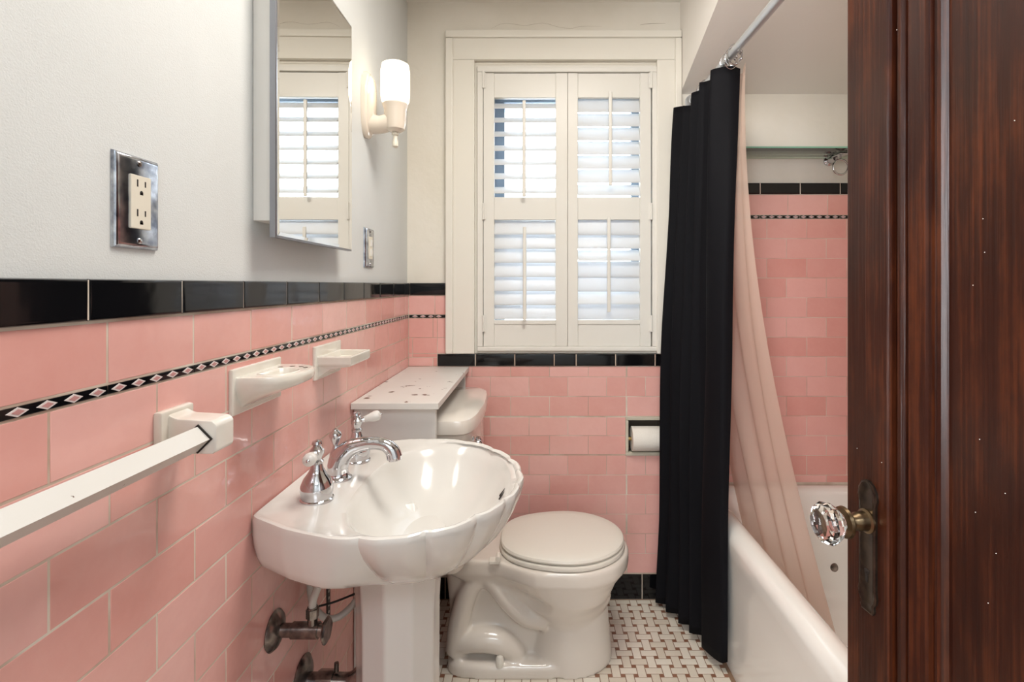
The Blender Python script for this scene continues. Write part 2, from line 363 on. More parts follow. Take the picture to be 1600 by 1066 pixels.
# alcove tile
tile_rows(mb, PB, [(0.60, 1.30, 1.497, 1.576)], 1.576, 1, 0.1555, 0.079, (0.975, 0.975), mi=2)
tile_rows(mb, PB, [(0.60, 1.30, 0.455, 1.482)], 1.482, 14, 0.1555, 0.0768, (0.893, 0.969), mi=2)
mb.box(0.60, 1.30, WB-0.0042, WB, 0.40, 1.60, 1)
mb.build('wall_back', ['cream', 'grout', 'pink'], kind='structure')
mb = MB(); band(mb, PB, WL+0.01, -0.3557, 1.184, 1.233, [], 0.011, 0, 0.006); mb.build('trim_3', ['black', 'grout'], kind='structure')
mb = MB(); diamonds(mb, PB, WL+0.008, -0.3565, 1.0962, 1.1085, [-0.4], 0.006); mb.build('trim_4', ['black', 'diamond_line', 'diamond_pink'], kind='structure')
mb = MB(); band(mb, PB, -0.3905, EX, 0.908, 0.9565, [-0.242, -0.0888, 0.0647, 0.150, 0.3035, 0.457], 0.011, 0, 0.005); mb.build('trim_5', ['black', 'grout'], kind='structure')
mb = MB(); band(mb, PB, 0.60, 1.30, 1.577, 1.623, [0.7105+k*0.1555 for k in range(5)], 0.011, 0, 0.005); mb.build('trim_6', ['black', 'grout'], kind='structure')
mb = MB(); diamonds(mb, PB, 0.60, 1.30, 1.4825, 1.4965, [0.7105+k*0.1555 for k in range(5)], 0.006); mb.build('trim_7', ['black', 'diamond_line', 'diamond_pink'], kind='structure')
mb = MB(); band(mb, PB, WL+0.008, 0.595, 0.0, 0.0992, [-0.36, -0.205, -0.05, 0.102, 0.254, 0.407, 0.559], 0.007, 0, 0.003); mb.build('baseboard_back', ['black', 'grout'], kind='structure')
# crack lines in the plaster over the window
mb = MB()
def crack(pts, r):
    mb.tube([(x, WB-0.0002, z) for x, z in pts], [r*0.3]+[r]*(len(pts)-2)+[r*0.3], n=5)
crack([(-0.18, 2.226), (-0.13, 2.246), (-0.05, 2.238), (0.02, 2.247), (0.08, 2.232), (0.13, 2.226), (0.17, 2.234), (0.25, 2.234)], 0.0004)
crack([(0.40, 2.240), (0.44, 2.245), (0.50, 2.246)], 0.0010)
mb.build('crack', [mat('plaster_crack', (0.42, 0.36, 0.28), 0.9)], kind='structure').name = 'trim_12'

# alcove: sloping soffit, header face, right wall
SL = 0.31
zc0 = 1.970
ytop = WB-(2.345-zc0)/SL
mb = MB(); mb.prism([(WB+0.1, zc0-SL*0.1), (WB+0.1, 2.50), (ytop-0.3, 2.50), (ytop, 2.345)], 'x', 0.557, 1.42, 0)
mb.build('ceiling_alcove', ['ceiling'], kind='structure').name = 'ceiling_slope'
mb = MB(); mb.box(1.30, 1.42, -0.05, WB+0.1, 0, 2.4, 0)
mb.box(0.62, 1.32, 0.40, 0.52, 0, 2.4, 0); mb.box(0.62, 0.74, -0.17, 0.52, 0, 2.4, 0)
PR = lambda u, v, w_: (1.30-w_, u, v)
tile_rows(mb, PR, [(0.52, WB-0.006, 0.455, 1.482)], 1.482, 14, 0.1555, 0.0768, (0.6, 0.68), mi=2)
mb.box(1.2958, 1.30, 0.52, WB, 0.40, 1.60, 1)
mb.build('wall_right', ['cream', 'grout', 'pink'], kind='structure')
# ceiling, near wall with doorway, hall beyond
mb = MB(); mb.box(WL-0.12, 1.45, -0.17, WB+0.12, 2.328, 2.42, 0); mb.build('ceiling', ['ceiling'], kind='structure')
mb = MB()
for a, b, c, d in rects_minus(WL-0.12, 0.75, 0, 2.40, [(-0.30, 0.60, -1, 2.10)]): mb.box(a, b, -0.17, -0.05, c, d, 0)
mb.build('wall_near', ['plaster'], kind='structure')
mb = MB(); mb.box(-1.3, 1.3, -1.75, -1.65, 0, 2.45, 0); mb.box(-1.4, -1.3, -1.75, -0.17, 0, 2.45, 0); mb.box(1.3, 1.4, -1.75, -0.17, 0, 2.45, 0)
mb.box(-1.4, -0.6, -0.17, -0.10, 0, 2.45, 0); mb.box(0.74, 1.4, -0.17, -0.10, 0, 2.45, 0); mb.box(-1.4, 1.4, -1.75, -0.17, 2.40, 2.46, 0)
mb.build('wall_hall', ['plaster'], kind='structure')
mb = MB(); mb.box(-1.4, 1.4, -1.75, -0.11, -0.05, -0.001, 0); mb.build('floor_hall', [mat('hall_oak_floor', (0.25, 0.13, 0.06), 0.35)], kind='structure')

# floor: marble basketweave with brown dots
mb = MB(); mb.box(WL-0.1, 1.42, -0.11, WB+0.1, -0.05, -0.0006, 2)
s_ = 0.0405; ln = 0.0512/2; wd = 0.0250/2
def piece(cx, cy, hx, hy, mi):
    x0, x1, y0, y1 = cx-hx, cx+hx, cy-hy, cy+hy
    x0 = max(x0, WL+0.008); y1 = min(y1, WB-0.009); x1 = min(x1, 0.60)
    if x1-x0 < 0.004 or y1-y0 < 0.004: return
    i_ = 0.0007; zt = random.uniform(-0.0001, 0.0001)
    mb.rings([[(x0, y0, -0.0012), (x1, y0, -0.0012), (x1, y1, -0.0012), (x0, y1, -0.0012)], [(x0, y0, -0.0005), (x1, y0, -0.0005), (x1, y1, -0.0005), (x0, y1, -0.0005)],
              [(x0+i_, y0+i_, zt), (x1-i_, y0+i_, zt), (x1-i_, y1-i_, zt), (x0+i_, y1-i_, zt)]], mi, False, True, False, True)
for i in range(-14, 17):
    for j in range(0, 52):
        cx = 0.005+i*s_; cy = WB-0.02-j*s_
        if (i+j) % 2 == 0: piece(cx, cy, ln, wd, 0)
        else: piece(cx, cy, wd, ln, 0)
        piece(cx+s_/2, cy+s_/2, 0.0067, 0.0067, 1)
mb.build('floor', ['floor_white', 'floor_dot', 'floor_grout'], kind='structure')

# ------------------------------------------------------------------ window: casing, shutter frame, sash
mb = MB()
def frame_y(mb, x0, x1, z0, z1, wl, wr, wt, wb, y0, y1, mi=0, bev=0.002):
    if wt: mb.box(x0, x1, y0, y1, z1-wt, z1, mi, bev)
    if wb: mb.box(x0, x1, y0, y1, z0, z0+wb, mi, bev)
    zt = z1-wt; zb = z0+wb
    mb.box(x0, x0+wl, y0, y1, zb, zt, mi, bev); mb.box(x1-wr, x1, y0, y1, zb, zt, mi, bev)
CT = 2.208
frame_y(mb, -0.3557+0.022, 0.552, 0.9585, CT-0.022, 0.090, 0.090, 0.090, 0, WB-0.022, WB, 0, 0.003)
frame_y(mb, -0.3557, 0.5560, 0.9585, CT, 0.030, 0.026, 0.030, 0, WB-0.032, WB, 0, 0.006)
mb.build('trim_8', ['trimpaint'], kind='structure')
# reveal lining
mb = MB()
frame_y(mb, -0.2445, 0.4775, 0.9575, 2.0845, 0.010, 0.010, 0.010, 0.010, WB+0.001, WB+0.13, 0, 0)
mb.build('trim_9', ['trimpaint'], kind='structure')
win = empty('window_1', None, None, loc=(0.116, WB+0.06, 0.97)); win['kind'] = 'structure'
mb = MB()
frame_y(mb, -0.2345, 0.4675, 0.9675, 2.0745, 0.022, 0.022, 0.022, 0.018, WB-0.012, WB+0.03, 0, 0.003)
mb.build('shutter_frame', ['shutter'], win)
mb = MB()
YS = 2.150
frame_y(mb, -0.2345, 0.4675, 0.9675, 2.0745, 0.100, 0.085, 0.105, 0.09, YS, YS+0.035, 0, 0.003)
mb.box(-0.15, 0.40, YS+0.002, YS+0.03, 1.44, 1.48, 0, 0.003)
mb.build('sash', ['sash'], win)
mb = MB(); mb.box(-0.14, 0.39, YS+0.015, YS+0.019, 1.05, 1.98, 0); mb.build('pane', ['glass'], win)
adopt(win)

def louver_mb(w_, t_, x0, x1, ang):
    mb = MB(); n = 20; rr = []
    for x in (x0, x1):
        ring = []
        for i in range(n):
            a = 2*PI*i/n; p = (math.cos(a)*w_/2, math.sin(a)*t_/2)
            # local p0 = across (outward +), rotate by ang: outer edge goes up by ang
            y = p[0]*math.cos(ang)-p[1]*math.sin(ang); z = p[0]*math.sin(ang)+p[1]*math.cos(ang)
            ring.append((x, y, z))
        rr.append(ring)
    mb.rings(rr, 0, True, True, True, True); return mb
def shutter(label, x0, x1, lx0, lx1, upA, loA, barU, barL, hx, extra=None):
    r = empty('shutter_panel', label, 'shutter', 'window shutters', loc=((x0+x1)/2, WB, 0.986))
    z0, z1 = 0.986, 2.050
    ZU1, ZU0 = 1.955, 1.567; ZL1, ZL0 = 1.479, 1.088
    mb = MB(); y0, y1 = WB-0.006, WB+0.022
    mb.box(x0, lx0, y0, y1, z0, z1, 0, 0.002); mb.box(lx1, x1, y0, y1, z0, z1, 0, 0.002)
    for a, b in ((ZU1, z1), (ZL1, ZU0), (z0, ZL0)): mb.box(lx0, lx1, y0+0.003, y1-0.003, a, b, 0, 0.0015)
    mb.box(lx0, lx1, y0-0.001, y0+0.004, ZL0-0.016, ZL0, 0, 0.001)
    mb.build('shutter_frame', ['shutter'], r)
    if hx < 0: mb = MB(); mb.box(x1-0.012, x1+0.012, y1, y1+0.008, z0, z1, 0, 0.001); mb.build('light_stop_strip', ['shutter'], r)  # hidden strip added to stop daylight leaking between the two panels
    for (zt, angs) in ((ZU1, upA), (ZL1, loA)):
        for k, a in enumerate(angs):
            zc = zt-0.0285-k*0.0550
            o = louver_mb(0.0645, 0.0095, lx0+0.0003, lx1-0.0003, math.radians(a)).build('louver', ['louver'], r)
            o.location = (0, WB+0.010, zc)
    for (x, za, zb, yy) in (barU, barL):
        mb = MB(); mb.box(x-0.0065, x+0.0065, yy-0.011, yy, za, zb, 0, 0.003); mb.build('tilt_bar', ['shutter'], r)
    for z in (2.02, 1.51, 1.075):
        mb = MB(); mb.tube([(hx, WB-0.014, z-0.032), (hx, WB-0.014, z+0.032)], 0.0045, n=10, spline=False); mb.box(hx-0.009, hx+0.009, WB-0.0135, WB-0.0115, z-0.03, z+0.03, 0)
        mb.build('hinge', ['shutter'], r)
    adopt(r)
shutter('left white louvred shutter panel, upper slats open to daylight', -0.211, 0.1165, -0.169, 0.070,
        [34, 32, 32, 32, 32, 32, 32], [66, 68, 67, 68, 68, 67, 68], (-0.052, 1.565, 1.936, WB-0.021), (-0.050, 1.086, 1.448, WB-0.024), -0.211)
shutter('right white louvred shutter panel beside the black curtain, slats unevenly tilted', 0.1175, 0.4415, 0.157, 0.399,
        [65, 65, 65, 65, 65, 64, 50], [76, 66, 44, 84, 80, 54, 84], (0.280, 1.608, 1.969, WB-0.024), (0.274, 1.120, 1.485, WB-0.026), 0.4415)

# ------------------------------------------------------------------ medicine cabinet
mc = empty('medicine_cabinet', 'white medicine cabinet with frameless mirrored door on the left wall', 'cabinet', loc=(WL, 1.1, 1.33))
mb = MB(); mb.box(WL, -0.4755, 0.940, 1.275, 1.340, 1.83, 0, 0.002); mb.build('body', ['paintwood'], mc)
a_ = math.radians(-0.6); dx, dy = math.sin(a_), math.cos(a_)
AX, AY = -0.4615, 0.929; LN = 0.392
def dp(t, w_, z): return (AX+dx*t+dy*w_, AY+dy*t-dx*w_, z)
mb = MB(); rr = []
def rect(t0, t1, z0, z1, w_): return [dp(t0, w_, z0), dp(t1, w_, z0), dp(t1, w_, z1), dp(t0, w_, z1)]
mb.rings([rect(0, LN, 1.3095, 1.8725, -0.011), rect(0, LN, 1.3095, 1.8725, -0.001), rect(0.003, LN-0.003, 1.3125, 1.8695, 0.0)], 0, False, True, True, True)
d_ = mb.build('door', [mat('shadow_toned_edge', (0.30, 0.31, 0.34), 0.3, 0.9)], mc)  # edge colour darkened to stand for the shadow strip beside the mirror
mb = MB(); mb.rings([rect(0.004, LN-0.004, 1.3135, 1.8685, -0.0005), rect(0.004, LN-0.004, 1.3135, 1.8685, 0.0006), rect(0.010, LN-0.010, 1.3195, 1.8625, 0.0014)], 0, False, True, True, True)
mb.build('mirror', ['mirror'], d_)
for z in (1.66, 1.40):
    mb = MB(); mb.tube([(-0.4705, 0.934, z-0.012), (-0.4705, 0.934, z+0.012)], 0.004, n=10, spline=False)
    mb.build('hinge', ['outlet'], mc)
adopt(mc)

# ------------------------------------------------------------------ outlet and switch
def outlet(name, label, cat, yc, zc, hw, hh, deco):
    r = empty(name, label, cat, loc=(WL, yc, zc))
    x0 = WL
    mb = MB(); mb.rings([[(x0, yc-hw, zc-hh), (x0, yc+hw, zc-hh), (x0, yc+hw, zc+hh), (x0, yc-hw, zc+hh)]]+
        [[(x0+d, yc-hw+i, zc-hh+i), (x0+d, yc+hw-i, zc-hh+i), (x0+d, yc+hw-i, zc+hh-i), (x0+d, yc-hw+i, zc+hh-i)] for i, d in ((0.0006, 0.003), (0.004, 0.0062), (0.0065, 0.0068))], 0, True, True, True, True)
    mb.build('cover_plate', ['plate'], r)
    iw, ih = (0.0168, 0.0335)
    mb = MB(); mb.box(x0+0.004, x0+0.0092, yc-iw, yc+iw, zc-ih, zc+ih, 0, 0.0012); f = mb.build('receptacle' if deco else 'switch_insert', ['outlet'], r)
    mb = MB()
    if deco:
        for s in (1, -1):
            c = zc+s*0.0185+0.003
            for dy_, h_ in ((-0.0065, 0.0045), (0.0065, 0.0036)): mb.box(x0+0.0088, x0+0.0094, yc+dy_-0.0011, yc+dy_+0.0011, c-h_+0.002, c+h_+0.002, 0)
            mb.lathe([(0.0026, 0), (0.0026, 0.0006)], (x0+0.0088, yc, c-0.0095), (1, 0, 0), 12); mb.box(x0+0.0088, x0+0.0094, yc-0.0026, yc+0.0026, c-0.0122, c-0.0095, 0)
        mb.build('socket_slots', ['slot'], f)
    else:
        mb.box(x0+0.0088, x0+0.0120, yc-0.006, yc+0.006, zc+0.004, zc+0.024, 0, 0.001); mb.box(x0+0.0088, x0+0.0120, yc-0.006, yc+0.006, zc-0.024, zc-0.004, 0, 0.001)
        mb.build('rocker', ['plastic_white'], f)
    for s in (1, -1):
        mb = MB(); mb.lathe([(0.0036, 0), (0.0036, 0.001), (0.0022, 0.0022), (0.0001, 0.0026)], (x0+0.0066, yc, zc+s*0.0485), (1, 0, 0), 14)
        mb.build('screw', ['dark_metal' if s > 0 else 'chrome'], r)
    adopt(r)
outlet('electrical_outlet', 'double electrical outlet with tarnished chrome plate on the left wall', 'outlet', 0.664, CAMZ+0.1035, 0.037, 0.0585, True)
outlet('light_switch', 'small metal-plated wall switch under the lit sconce', 'switch', 1.579, CAMZ+0.110, 0.041, 0.0585, False)

# ------------------------------------------------------------------ wall sconce
sc = empty('wall_sconce', 'lit porcelain wall sconce with frosted glass shade beside the window corner', 'lamp', loc=(WL, 1.55, 1.75))
SY, SX = 1.555, -0.420
mb = MB(); rr = []
def elo(w_, h_, x, yc, zc, n=40, p=2.6):
    r = []
    for i in range(n):
        a = 2*PI*i/n; c, s2 = math.cos(a), math.sin(a)
        r.append((x, yc+w_*abs(c)**(2/p)*(1 if c > 0 else -1), zc+h_*abs(s2)**(2/p)*(1 if s2 > 0 else -1)))
    return r
ZC = 1.755
mb.rings([elo(0.043, 0.097, WL, SY, ZC), elo(0.044, 0.098, WL+0.008, SY, ZC), elo(0.041, 0.094, WL+0.014, SY, ZC), elo(0.036, 0.087, WL+0.016, SY, ZC), elo(0.034, 0.084, WL+0.022, SY, ZC), elo(0.028, 0.076, WL+0.026, SY, ZC), elo(0.012, 0.05, WL+0.028, SY, ZC)], 0, True, True, True, True)
mb.build('backplate', ['sconce'], sc)
mb = MB(); mb.tube([(WL+0.02, SY, 1.700), (WL+0.045, SY, 1.698), (WL+0.075, SY, 1.708), (SX, SY, 1.722)], [0.030, 0.026, 0.026, 0.028], n=24)
mb.lathe([(0.016, 1.676), (0.027, 1.684), (0.031, 1.70), (0.033, 1.742), (0.036, 1.750), (0.0375, 1.757), (0.035, 1.760)], (SX, SY, 0), n=36)
mb.build('lamp_holder', ['sconce'], sc)
mb = MB(); mb.lathe([(0.033, 1.756), (0.0405, 1.768), (0.0425, 1.79), (0.0425, 1.852), (0.039, 1.874), (0.030, 1.879), (0.026, 1.876), (0.001, 1.876)], (SX, SY, 0), n=40)
mb.build('glass_shade', ['lampglass'], sc)
mb = MB(); mb.lathe([(0.010, 1.678), (0.010, 1.668), (0.006, 1.664), (0.006, 1.654), (0.0085, 1.650), (0.0085, 1.634), (0.005, 1.630), (0.0005, 1.629)], (SX, SY, 0), n=20)
mb.build('turn_switch', ['outlet'], sc)
adopt(sc)

# ------------------------------------------------------------------ towel bar
tb = empty('towel_bar', 'square white painted towel bar in porcelain brackets on pink tile', 'towel bar', loc=(WL, 0.70, 1.02))
TF = WL+0.005
def bracket(y):
    mb = MB()
    mb.box(TF-0.001, TF+0.012, y-0.033, y+0.033, 1.008, 1.058, 0, 0.004)
    mb.prism([(TF+0.006, 1.055), (TF+0.022, 1.047), (TF+0.070, 1.044), (TF+0.076, 1.038), (TF+0.076, 1.004), (TF+0.070, 0.999), (TF+0.006, 0.999)], 'y', y-0.021, y+0.021, 0, 0.0035)
    return mb.build('bracket', ['porcelain_old'], tb)
bracket(0.722); bracket(0.105)
mb = MB(); r_ = 0.0165; bx, bz = -0.4515, 1.0205
def sq(y, r): return [(bx+r, y, bz), (bx, y, bz+r), (bx-r, y, bz), (bx, y, bz-r)]
mb.rings([sq(0.12, r_), sq(0.703, r_)], 0, False, True, True, True); mb.build('bar', ['bar'], tb)
mb = MB(); mb.rings([sq(0.699, r_+0.0028), sq(0.7018, r_+0.0028)], 0, False, True, True, True); mb.build('socket_gap', ['slot'], tb)
adopt(tb)

# ------------------------------------------------------------------ tumbler holder (half-oval shelf with cup hole and toothbrush slots)
th = empty('toothbrush_holder', 'porcelain tumbler and toothbrush holder nearest the towel bar', 'toothbrush holder', loc=(WL, 0.94, 1.05))
mb = MB(); mb.box(TF-0.001, TF+0.007, 0.858, 1.022, 1.0095, 1.0865, 0, 0.003); mb.build('backplate', ['porcelain_old'], th)
mb = MB(); nn = 44; zt = 1.0725
def tho(k, sx=1.0, sy=1.0):
    r = []
    for i in range(nn+1):
        a = -PI/2+PI*i/nn; c, s2 = math.cos(a), math.sin(a)
        r.append((TF+0.003+0.090*sx*abs(c)**0.62, 0.943+0.078*sy*(1 if s2 > 0 else -1)*abs(s2)**0.75, k))
    return r
# slab with a hole: outer shell, then top as bridged rings round the tumbler hole
outer = [tho(1.020, 0.10, 0.80), tho(1.035, 0.45, 0.90), tho(1.047, 0.82, 0.96), tho(1.053, 0.96, 0.99), tho(1.060, 1, 1), tho(1.068, 1, 1), tho(1.0715, 0.975, 0.985), tho(zt, 0.94, 0.96)]
mb.rings(outer, 0, True, True, True, False)
hc = (TF+0.048, 0.925); hole = []
top = outer[-1]
def hr(rx, ry, z):
    r = []
    for p in top:
        a = math.atan2(p[1]-hc[1], p[0]-hc[0]); r.append((hc[0]+rx*math.cos(a), hc[1]+ry*math.sin(a), z))
    return r
mb.rings([top, hr(0.0345, 0.040, zt+0.0005), hr(0.0335, 0.039, zt+0.002), hr(0.0315, 0.037, zt+0.001), hr(0.030, 0.035, zt-0.004), hr(0.028, 0.033, zt-0.011), hr(0.005, 0.006, zt-0.012)], 0, True, True, False, True)
mb.build('shelf', ['porcelain_old'], th)
mb = MB()
for i, (px, py) in enumerate(((0.030, 0.978), (0.048, 0.987), (0.066, 0.984), (0.079, 0.972), )):
    mb.lathe([(0.0045, 0), (0.0045, 0.0008)], (TF+px-0.004, py, zt-0.0002), (0, 0, 1), 14)
mb.build('toothbrush_holes', [mat('hole_shadow_brown', (0.10, 0.07, 0.05), 0.6)], th)
adopt(th)

# soap dish
sd = empty('soap_dish', 'square porcelain soap dish on pink tile, nearer the window', 'soap dish', loc=(WL, 1.25, 1.05))
mb = MB(); mb.box(TF-0.001, TF+0.007, 1.178, 1.332, 1.0095, 1.0865, 0, 0.003); mb.build('backplate', ['porcelain_old'], sd)
mb = MB()
x0, x1, y0, y1 = TF+0.004, TF+0.083, 1.186, 1.322
def rq(i, z, j=0): return [(x0+(i if j else 0), y0+i, z), (x1-i, y0+i, z), (x1-i, y1-i, z), (x0+(i if j else 0), y1-i, z)]
mb.rings([[(x0, y0+0.006, 1.016), (x0+0.004, y0+0.006, 1.016), (x0+0.004, y1-0.006, 1.016), (x0, y1-0.006, 1.016)], [(x0, y0+0.006, 1.026), (x0+0.030, y0+0.006, 1.034), (x0+0.030, y1-0.006, 1.034), (x0, y1-0.006, 1.026)],
          rq(0.004, 1.040), rq(0.001, 1.043), rq(0, 1.046), rq(0, 1.061), rq(0.0015, 1.0635), rq(0.005, 1.0635, 1), rq(0.0065, 1.062, 1), rq(0.009, 1.050, 1), rq(0.012, 1.0485, 1)], 0, False, True, True, True)
mb.build('tray', ['porcelain_old'], sd)
adopt(sd)

# ------------------------------------------------------------------ pedestal sink
sk = empty('pedestal_sink', 'white pedestal washbasin with scalloped shell rim', 'sink', loc=(-0.30, 1.109, 0))
CX, CY = -0.2325, 1.109
half = [(0.0, 0.0), (0.0, 0.10), (0.0, 0.175), (0.002, 0.186), (0.012, 0.196), (0.04, 0.213), (0.08, 0.237), (0.118, 0.253), (0.17, 0.2705), (0.21, 0.2765), (0.245, 0.2755), (0.29, 0.268), (0.33, 0.252), (0.365, 0.230), (0.392, 0.203), (0.417, 0.172), (0.440, 0.134), (0.458, 0.092), (0.469, 0.046), (0.473, 0.0)]
pts = [(TF+0.001+u, CY-v) for u, v in half]+[(TF+0.001+u, CY+v) for u, v in half[::-1][1:-1]]
def polar(pl, cx, cy):
    # dense resample then radius by angle
    d = []
    n = len(pl)
    for i in range(n):
        a, b = pl[i], pl[(i+1) % n]
        for k in range(12):
            t = k/12; d.append((a[0]*(1-t)+b[0]*t, a[1]*(1-t)+b[1]*t))
    arr = sorted((math.atan2(y-cy, x-cx), math.hypot(x-cx, y-cy)) for x, y in d)
    def f(th):
        th = math.atan2(math.sin(th), math.cos(th))
        lo = arr[-1]; hi = arr[0]
        for i in range(len(arr)):
            if arr[i][0] >= th:
                hi = arr[i]; lo = arr[i-1] if i else (arr[-1][0]-2*PI, arr[-1][1]); break
        else:
            hi = (arr[0][0]+2*PI, arr[0][1])
        t = (th-lo[0])/max(hi[0]-lo[0], 1e-9); return lo[1]*(1-t)+hi[1]*t
    return f
NS = 288
fO = polar(pts, CX, CY)
RO = [fO(2*PI*i/NS) for i in range(NS)]
# inner bowl outline (D shape)
inn = []
for i in range(120):
    a = 2*PI*i/120; c, s2 = math.cos(a), math.sin(a)
    u = 0.285+(0.160 if c > 0 else 0.150)*(1 if c > 0 else -1)*abs(c)**(1.0 if c > 0 else 0.62)
    v = 0.240*(1 if s2 > 0 else -1)*abs(s2)**0.92
    inn.append((TF+u, CY+v))
fI = polar(inn, CX, CY); RI = [fI(2*PI*i/NS) for i in range(NS)]
def sm(a, b, x): t = max(0, min(1, (x-a)/(b-a))); return t*t*(3-2*t)
def ring(kind, k, z, sc=1.0, back=None):
    out = []
    for i in range(NS):
        th_ = 2*PI*i/NS; th_s = math.atan2(math.sin(th_), math.cos(th_)); w_ = 1-sm(1.75, 2.05, abs(th_s))
        lobe = abs(math.cos(th_s*8.0))
        sca = (-0.030*(1-lobe)**1.8+0.006)*w_*sc
        ro = RO[i]*(1+sca)
        if kind == 'O': r = ro*k if back is None else ro*(k*w_+back*(1-w_))
        else: r = ro*(1-k)+RI[i]*(1+sca*0.15)*k if k <= 1 else RI[i]*(2-k)
        x = CX+r*math.cos(th_); x = max(x, TF+0.001)
        zz = z if not isinstance(z, tuple) else z[0]*w_+z[1]*(1-w_)
        out.append((x, CY+r*math.sin(th_), zz))
    return out
mb = MB()
rgs = [ring('O', 0.12, 0.640, 0, 0.12), ring('O', 0.34, (0.652, 0.722), 0.4, 0.40), ring('O', 0.52, (0.676, 0.724), 0.8, 0.85), ring('O', 0.68, (0.704, 0.727), 1.3, 0.94), ring('O', 0.80, (0.730, 0.734), 1.7, 0.965),
       ring('O', 0.885, (0.755, 0.748), 1.7, 0.98), ring('O', 0.945, (0.777, 0.766), 1.4, 0.992), ring('O', 0.98, (0.795, 0.786), 1.1, 1.0), ring('O', 0.998, (0.808, 0.804), 1, 1.0), ring('O', 1.0, 0.815, 1, 1.0),
       ring('O', 0.992, 0.8205, 1, 0.994), ring('O', 0.977, 0.8225, 0.9, 0.982), ring('O', 0.958, 0.8215, 0.8, 0.965), ring('O', 0.94, 0.8185, 0.5, 0.94)]
rgs += [ring('I', 0.55, 0.8135, 0.3), ring('I', 0.90, 0.8105, 0.1), ring('I', 1.0, 0.808, 0), ring('I', 1.03, 0.802, 0), ring('I', 1.07, 0.790, 0), ring('I', 1.14, 0.770, 0), ring('I', 1.26, 0.742, 0), ring('I', 1.42, 0.716, 0), ring('I', 1.62, 0.700, 0), ring('I', 1.82, 0.692, 0), ring('I', 1.92, 0.690, 0)]
mb.rings(rgs, 0, True, True, True, True)
basin = mb.build('basin', ['porcelain'], sk)
mb = MB(); mb.lathe([(0.022, 0.689), (0.022, 0.6925), (0.018, 0.6935), (0.010, 0.6915), (0.001, 0.691)], (CX, CY, 0), n=28); mb.build('drain', ['chrome'], basin)
mb = MB()
for k in (-1, 1):
    mb.box(-0.0022, 0.0022, -0.003, 0.003, -0.010, 0.010, 0, 0.0015, mtx=Matrix.Translation((-0.0745, 1.113+k*0.0085, 0.783)) @ Matrix.Rotation(math.radians(38), 4, 'Y'))
mb.build('overflow_slot', ['slot'], basin)
# pedestal column with concave flutes
mb = MB(); rr = []; pcx, pcy = -0.297, 1.125; NP = 120
for z, r in ((0.0, 0.135), (0.02, 0.136), (0.045, 0.128), (0.08, 0.108), (0.14, 0.092), (0.24, 0.086), (0.40, 0.0845), (0.55, 0.0855), (0.63, 0.090), (0.70, 0.098)):
    ringp = []
    for i in range(NP):
        a = 2*PI*i/NP; l = abs(math.cos(a*5+0.3)); k = 1-0.060*l**0.8+0.02
        ringp.append((pcx+r*k*math.cos(a), pcy+r*k*math.sin(a)*1.02, z))
    rr.append(ringp)
mb.rings(rr, 0, True, True, True, True); mb.build('pedestal', ['porcelain'], sk)
adopt(sk)

# faucet (widespread: spout and two handles = one set)
def bell(mb, x, y, z0, s=1.0):
    mb.lathe([(0.031*s, z0), (0.031*s, z0+0.004), (0.028*s, z0+0.006), (0.0285*s, z0+0.010), (0.0305*s, z0+0.020*s), (0.0298*s, z0+0.030*s), (0.0245*s, z0+0.042*s), (0.0165*s, z0+0.053*s), (0.0118*s, z0+0.062*s), (0.0105*s, z0+0.070*s),
              (0.0125*s, z0+0.072*s), (0.0125*s, z0+0.075*s), (0.0085*s, z0+0.078*s), (0.010*s, z0+0.084*s), (0.0135*s, z0+0.090*s), (0.0135*s, z0+0.096*s), (0.009*s, z0+0.101*s), (0.007*s, z0+0.104*s), (0.0098*s, z0+0.108*s), (0.0085*s, z0+0.113*s), (0.001, z0+0.116*s)], (x, y, 0), n=32)
FZ = 0.812
for (fy, dirv, lab) in ((1.012, (0.12, -0.99, 0.0), 'near chrome basin tap handle with white porcelain lever'), (1.235, (0.90, 0.35, 0.22), 'far chrome basin tap handle with white porcelain lever')):
    r = empty('tap_handle', lab, 'tap handle', 'basin tap handles', loc=(-0.424, fy, FZ))
    mb = MB(); bell(mb, -0.424, fy, FZ)
    d = Vector(dirv).normalized(); c = Vector((-0.424, fy, FZ+0.0925))
    mb.tube([c, c+d*0.020], 0.0065, n=14, spline=False); mb.build('body', ['chrome'], r)
    mb = MB(); mb.lathe([(0.0055, 0.016), (0.007, 0.018), (0.0085, 0.026), (0.0115, 0.038), (0.0125, 0.045), (0.0115, 0.051), (0.0075, 0.0545), (0.0005, 0.0555)], c, d, 22); mb.build('lever', ['porcelain'], r)
    mb = MB(); mb.sphere(c+d*0.0555, 0.0035); mb.build('end_button', ['chrome'], r)
    adopt(r)
r = empty('basin_faucet', 'chrome arched spout with finial in the middle of the basin deck', 'faucet', loc=(-0.425, 1.122, FZ))
mb = MB()
mb.lathe([(0.028, FZ), (0.028, FZ+0.004), (0.024, FZ+0.007), (0.0215, FZ+0.012), (0.020, FZ+0.02), (0.001, FZ+0.026)], (-0.425, 1.122, 0), n=32)
mb.tube([(-0.425, 1.122, FZ+0.010), (-0.425, 1.122, FZ+0.028), (-0.419, 1.122, FZ+0.046), (-0.402, 1.122, FZ+0.064), (-0.378, 1.122, FZ+0.073), (-0.350, 1.122, FZ+0.076), (-0.325, 1.122, FZ+0.072), (-0.310, 1.122, FZ+0.060), (-0.305, 1.122, FZ+0.046)],
        [0.021, 0.022, 0.0215, 0.019, 0.0155, 0.0135, 0.0135, 0.0155, 0.0165], n=24)
mb.tube([(-0.305, 1.122, FZ+0.048), (-0.3038, 1.122, FZ+0.040)], 0.0135, n=20, spline=False)
mb.build('spout', ['chrome'], r)
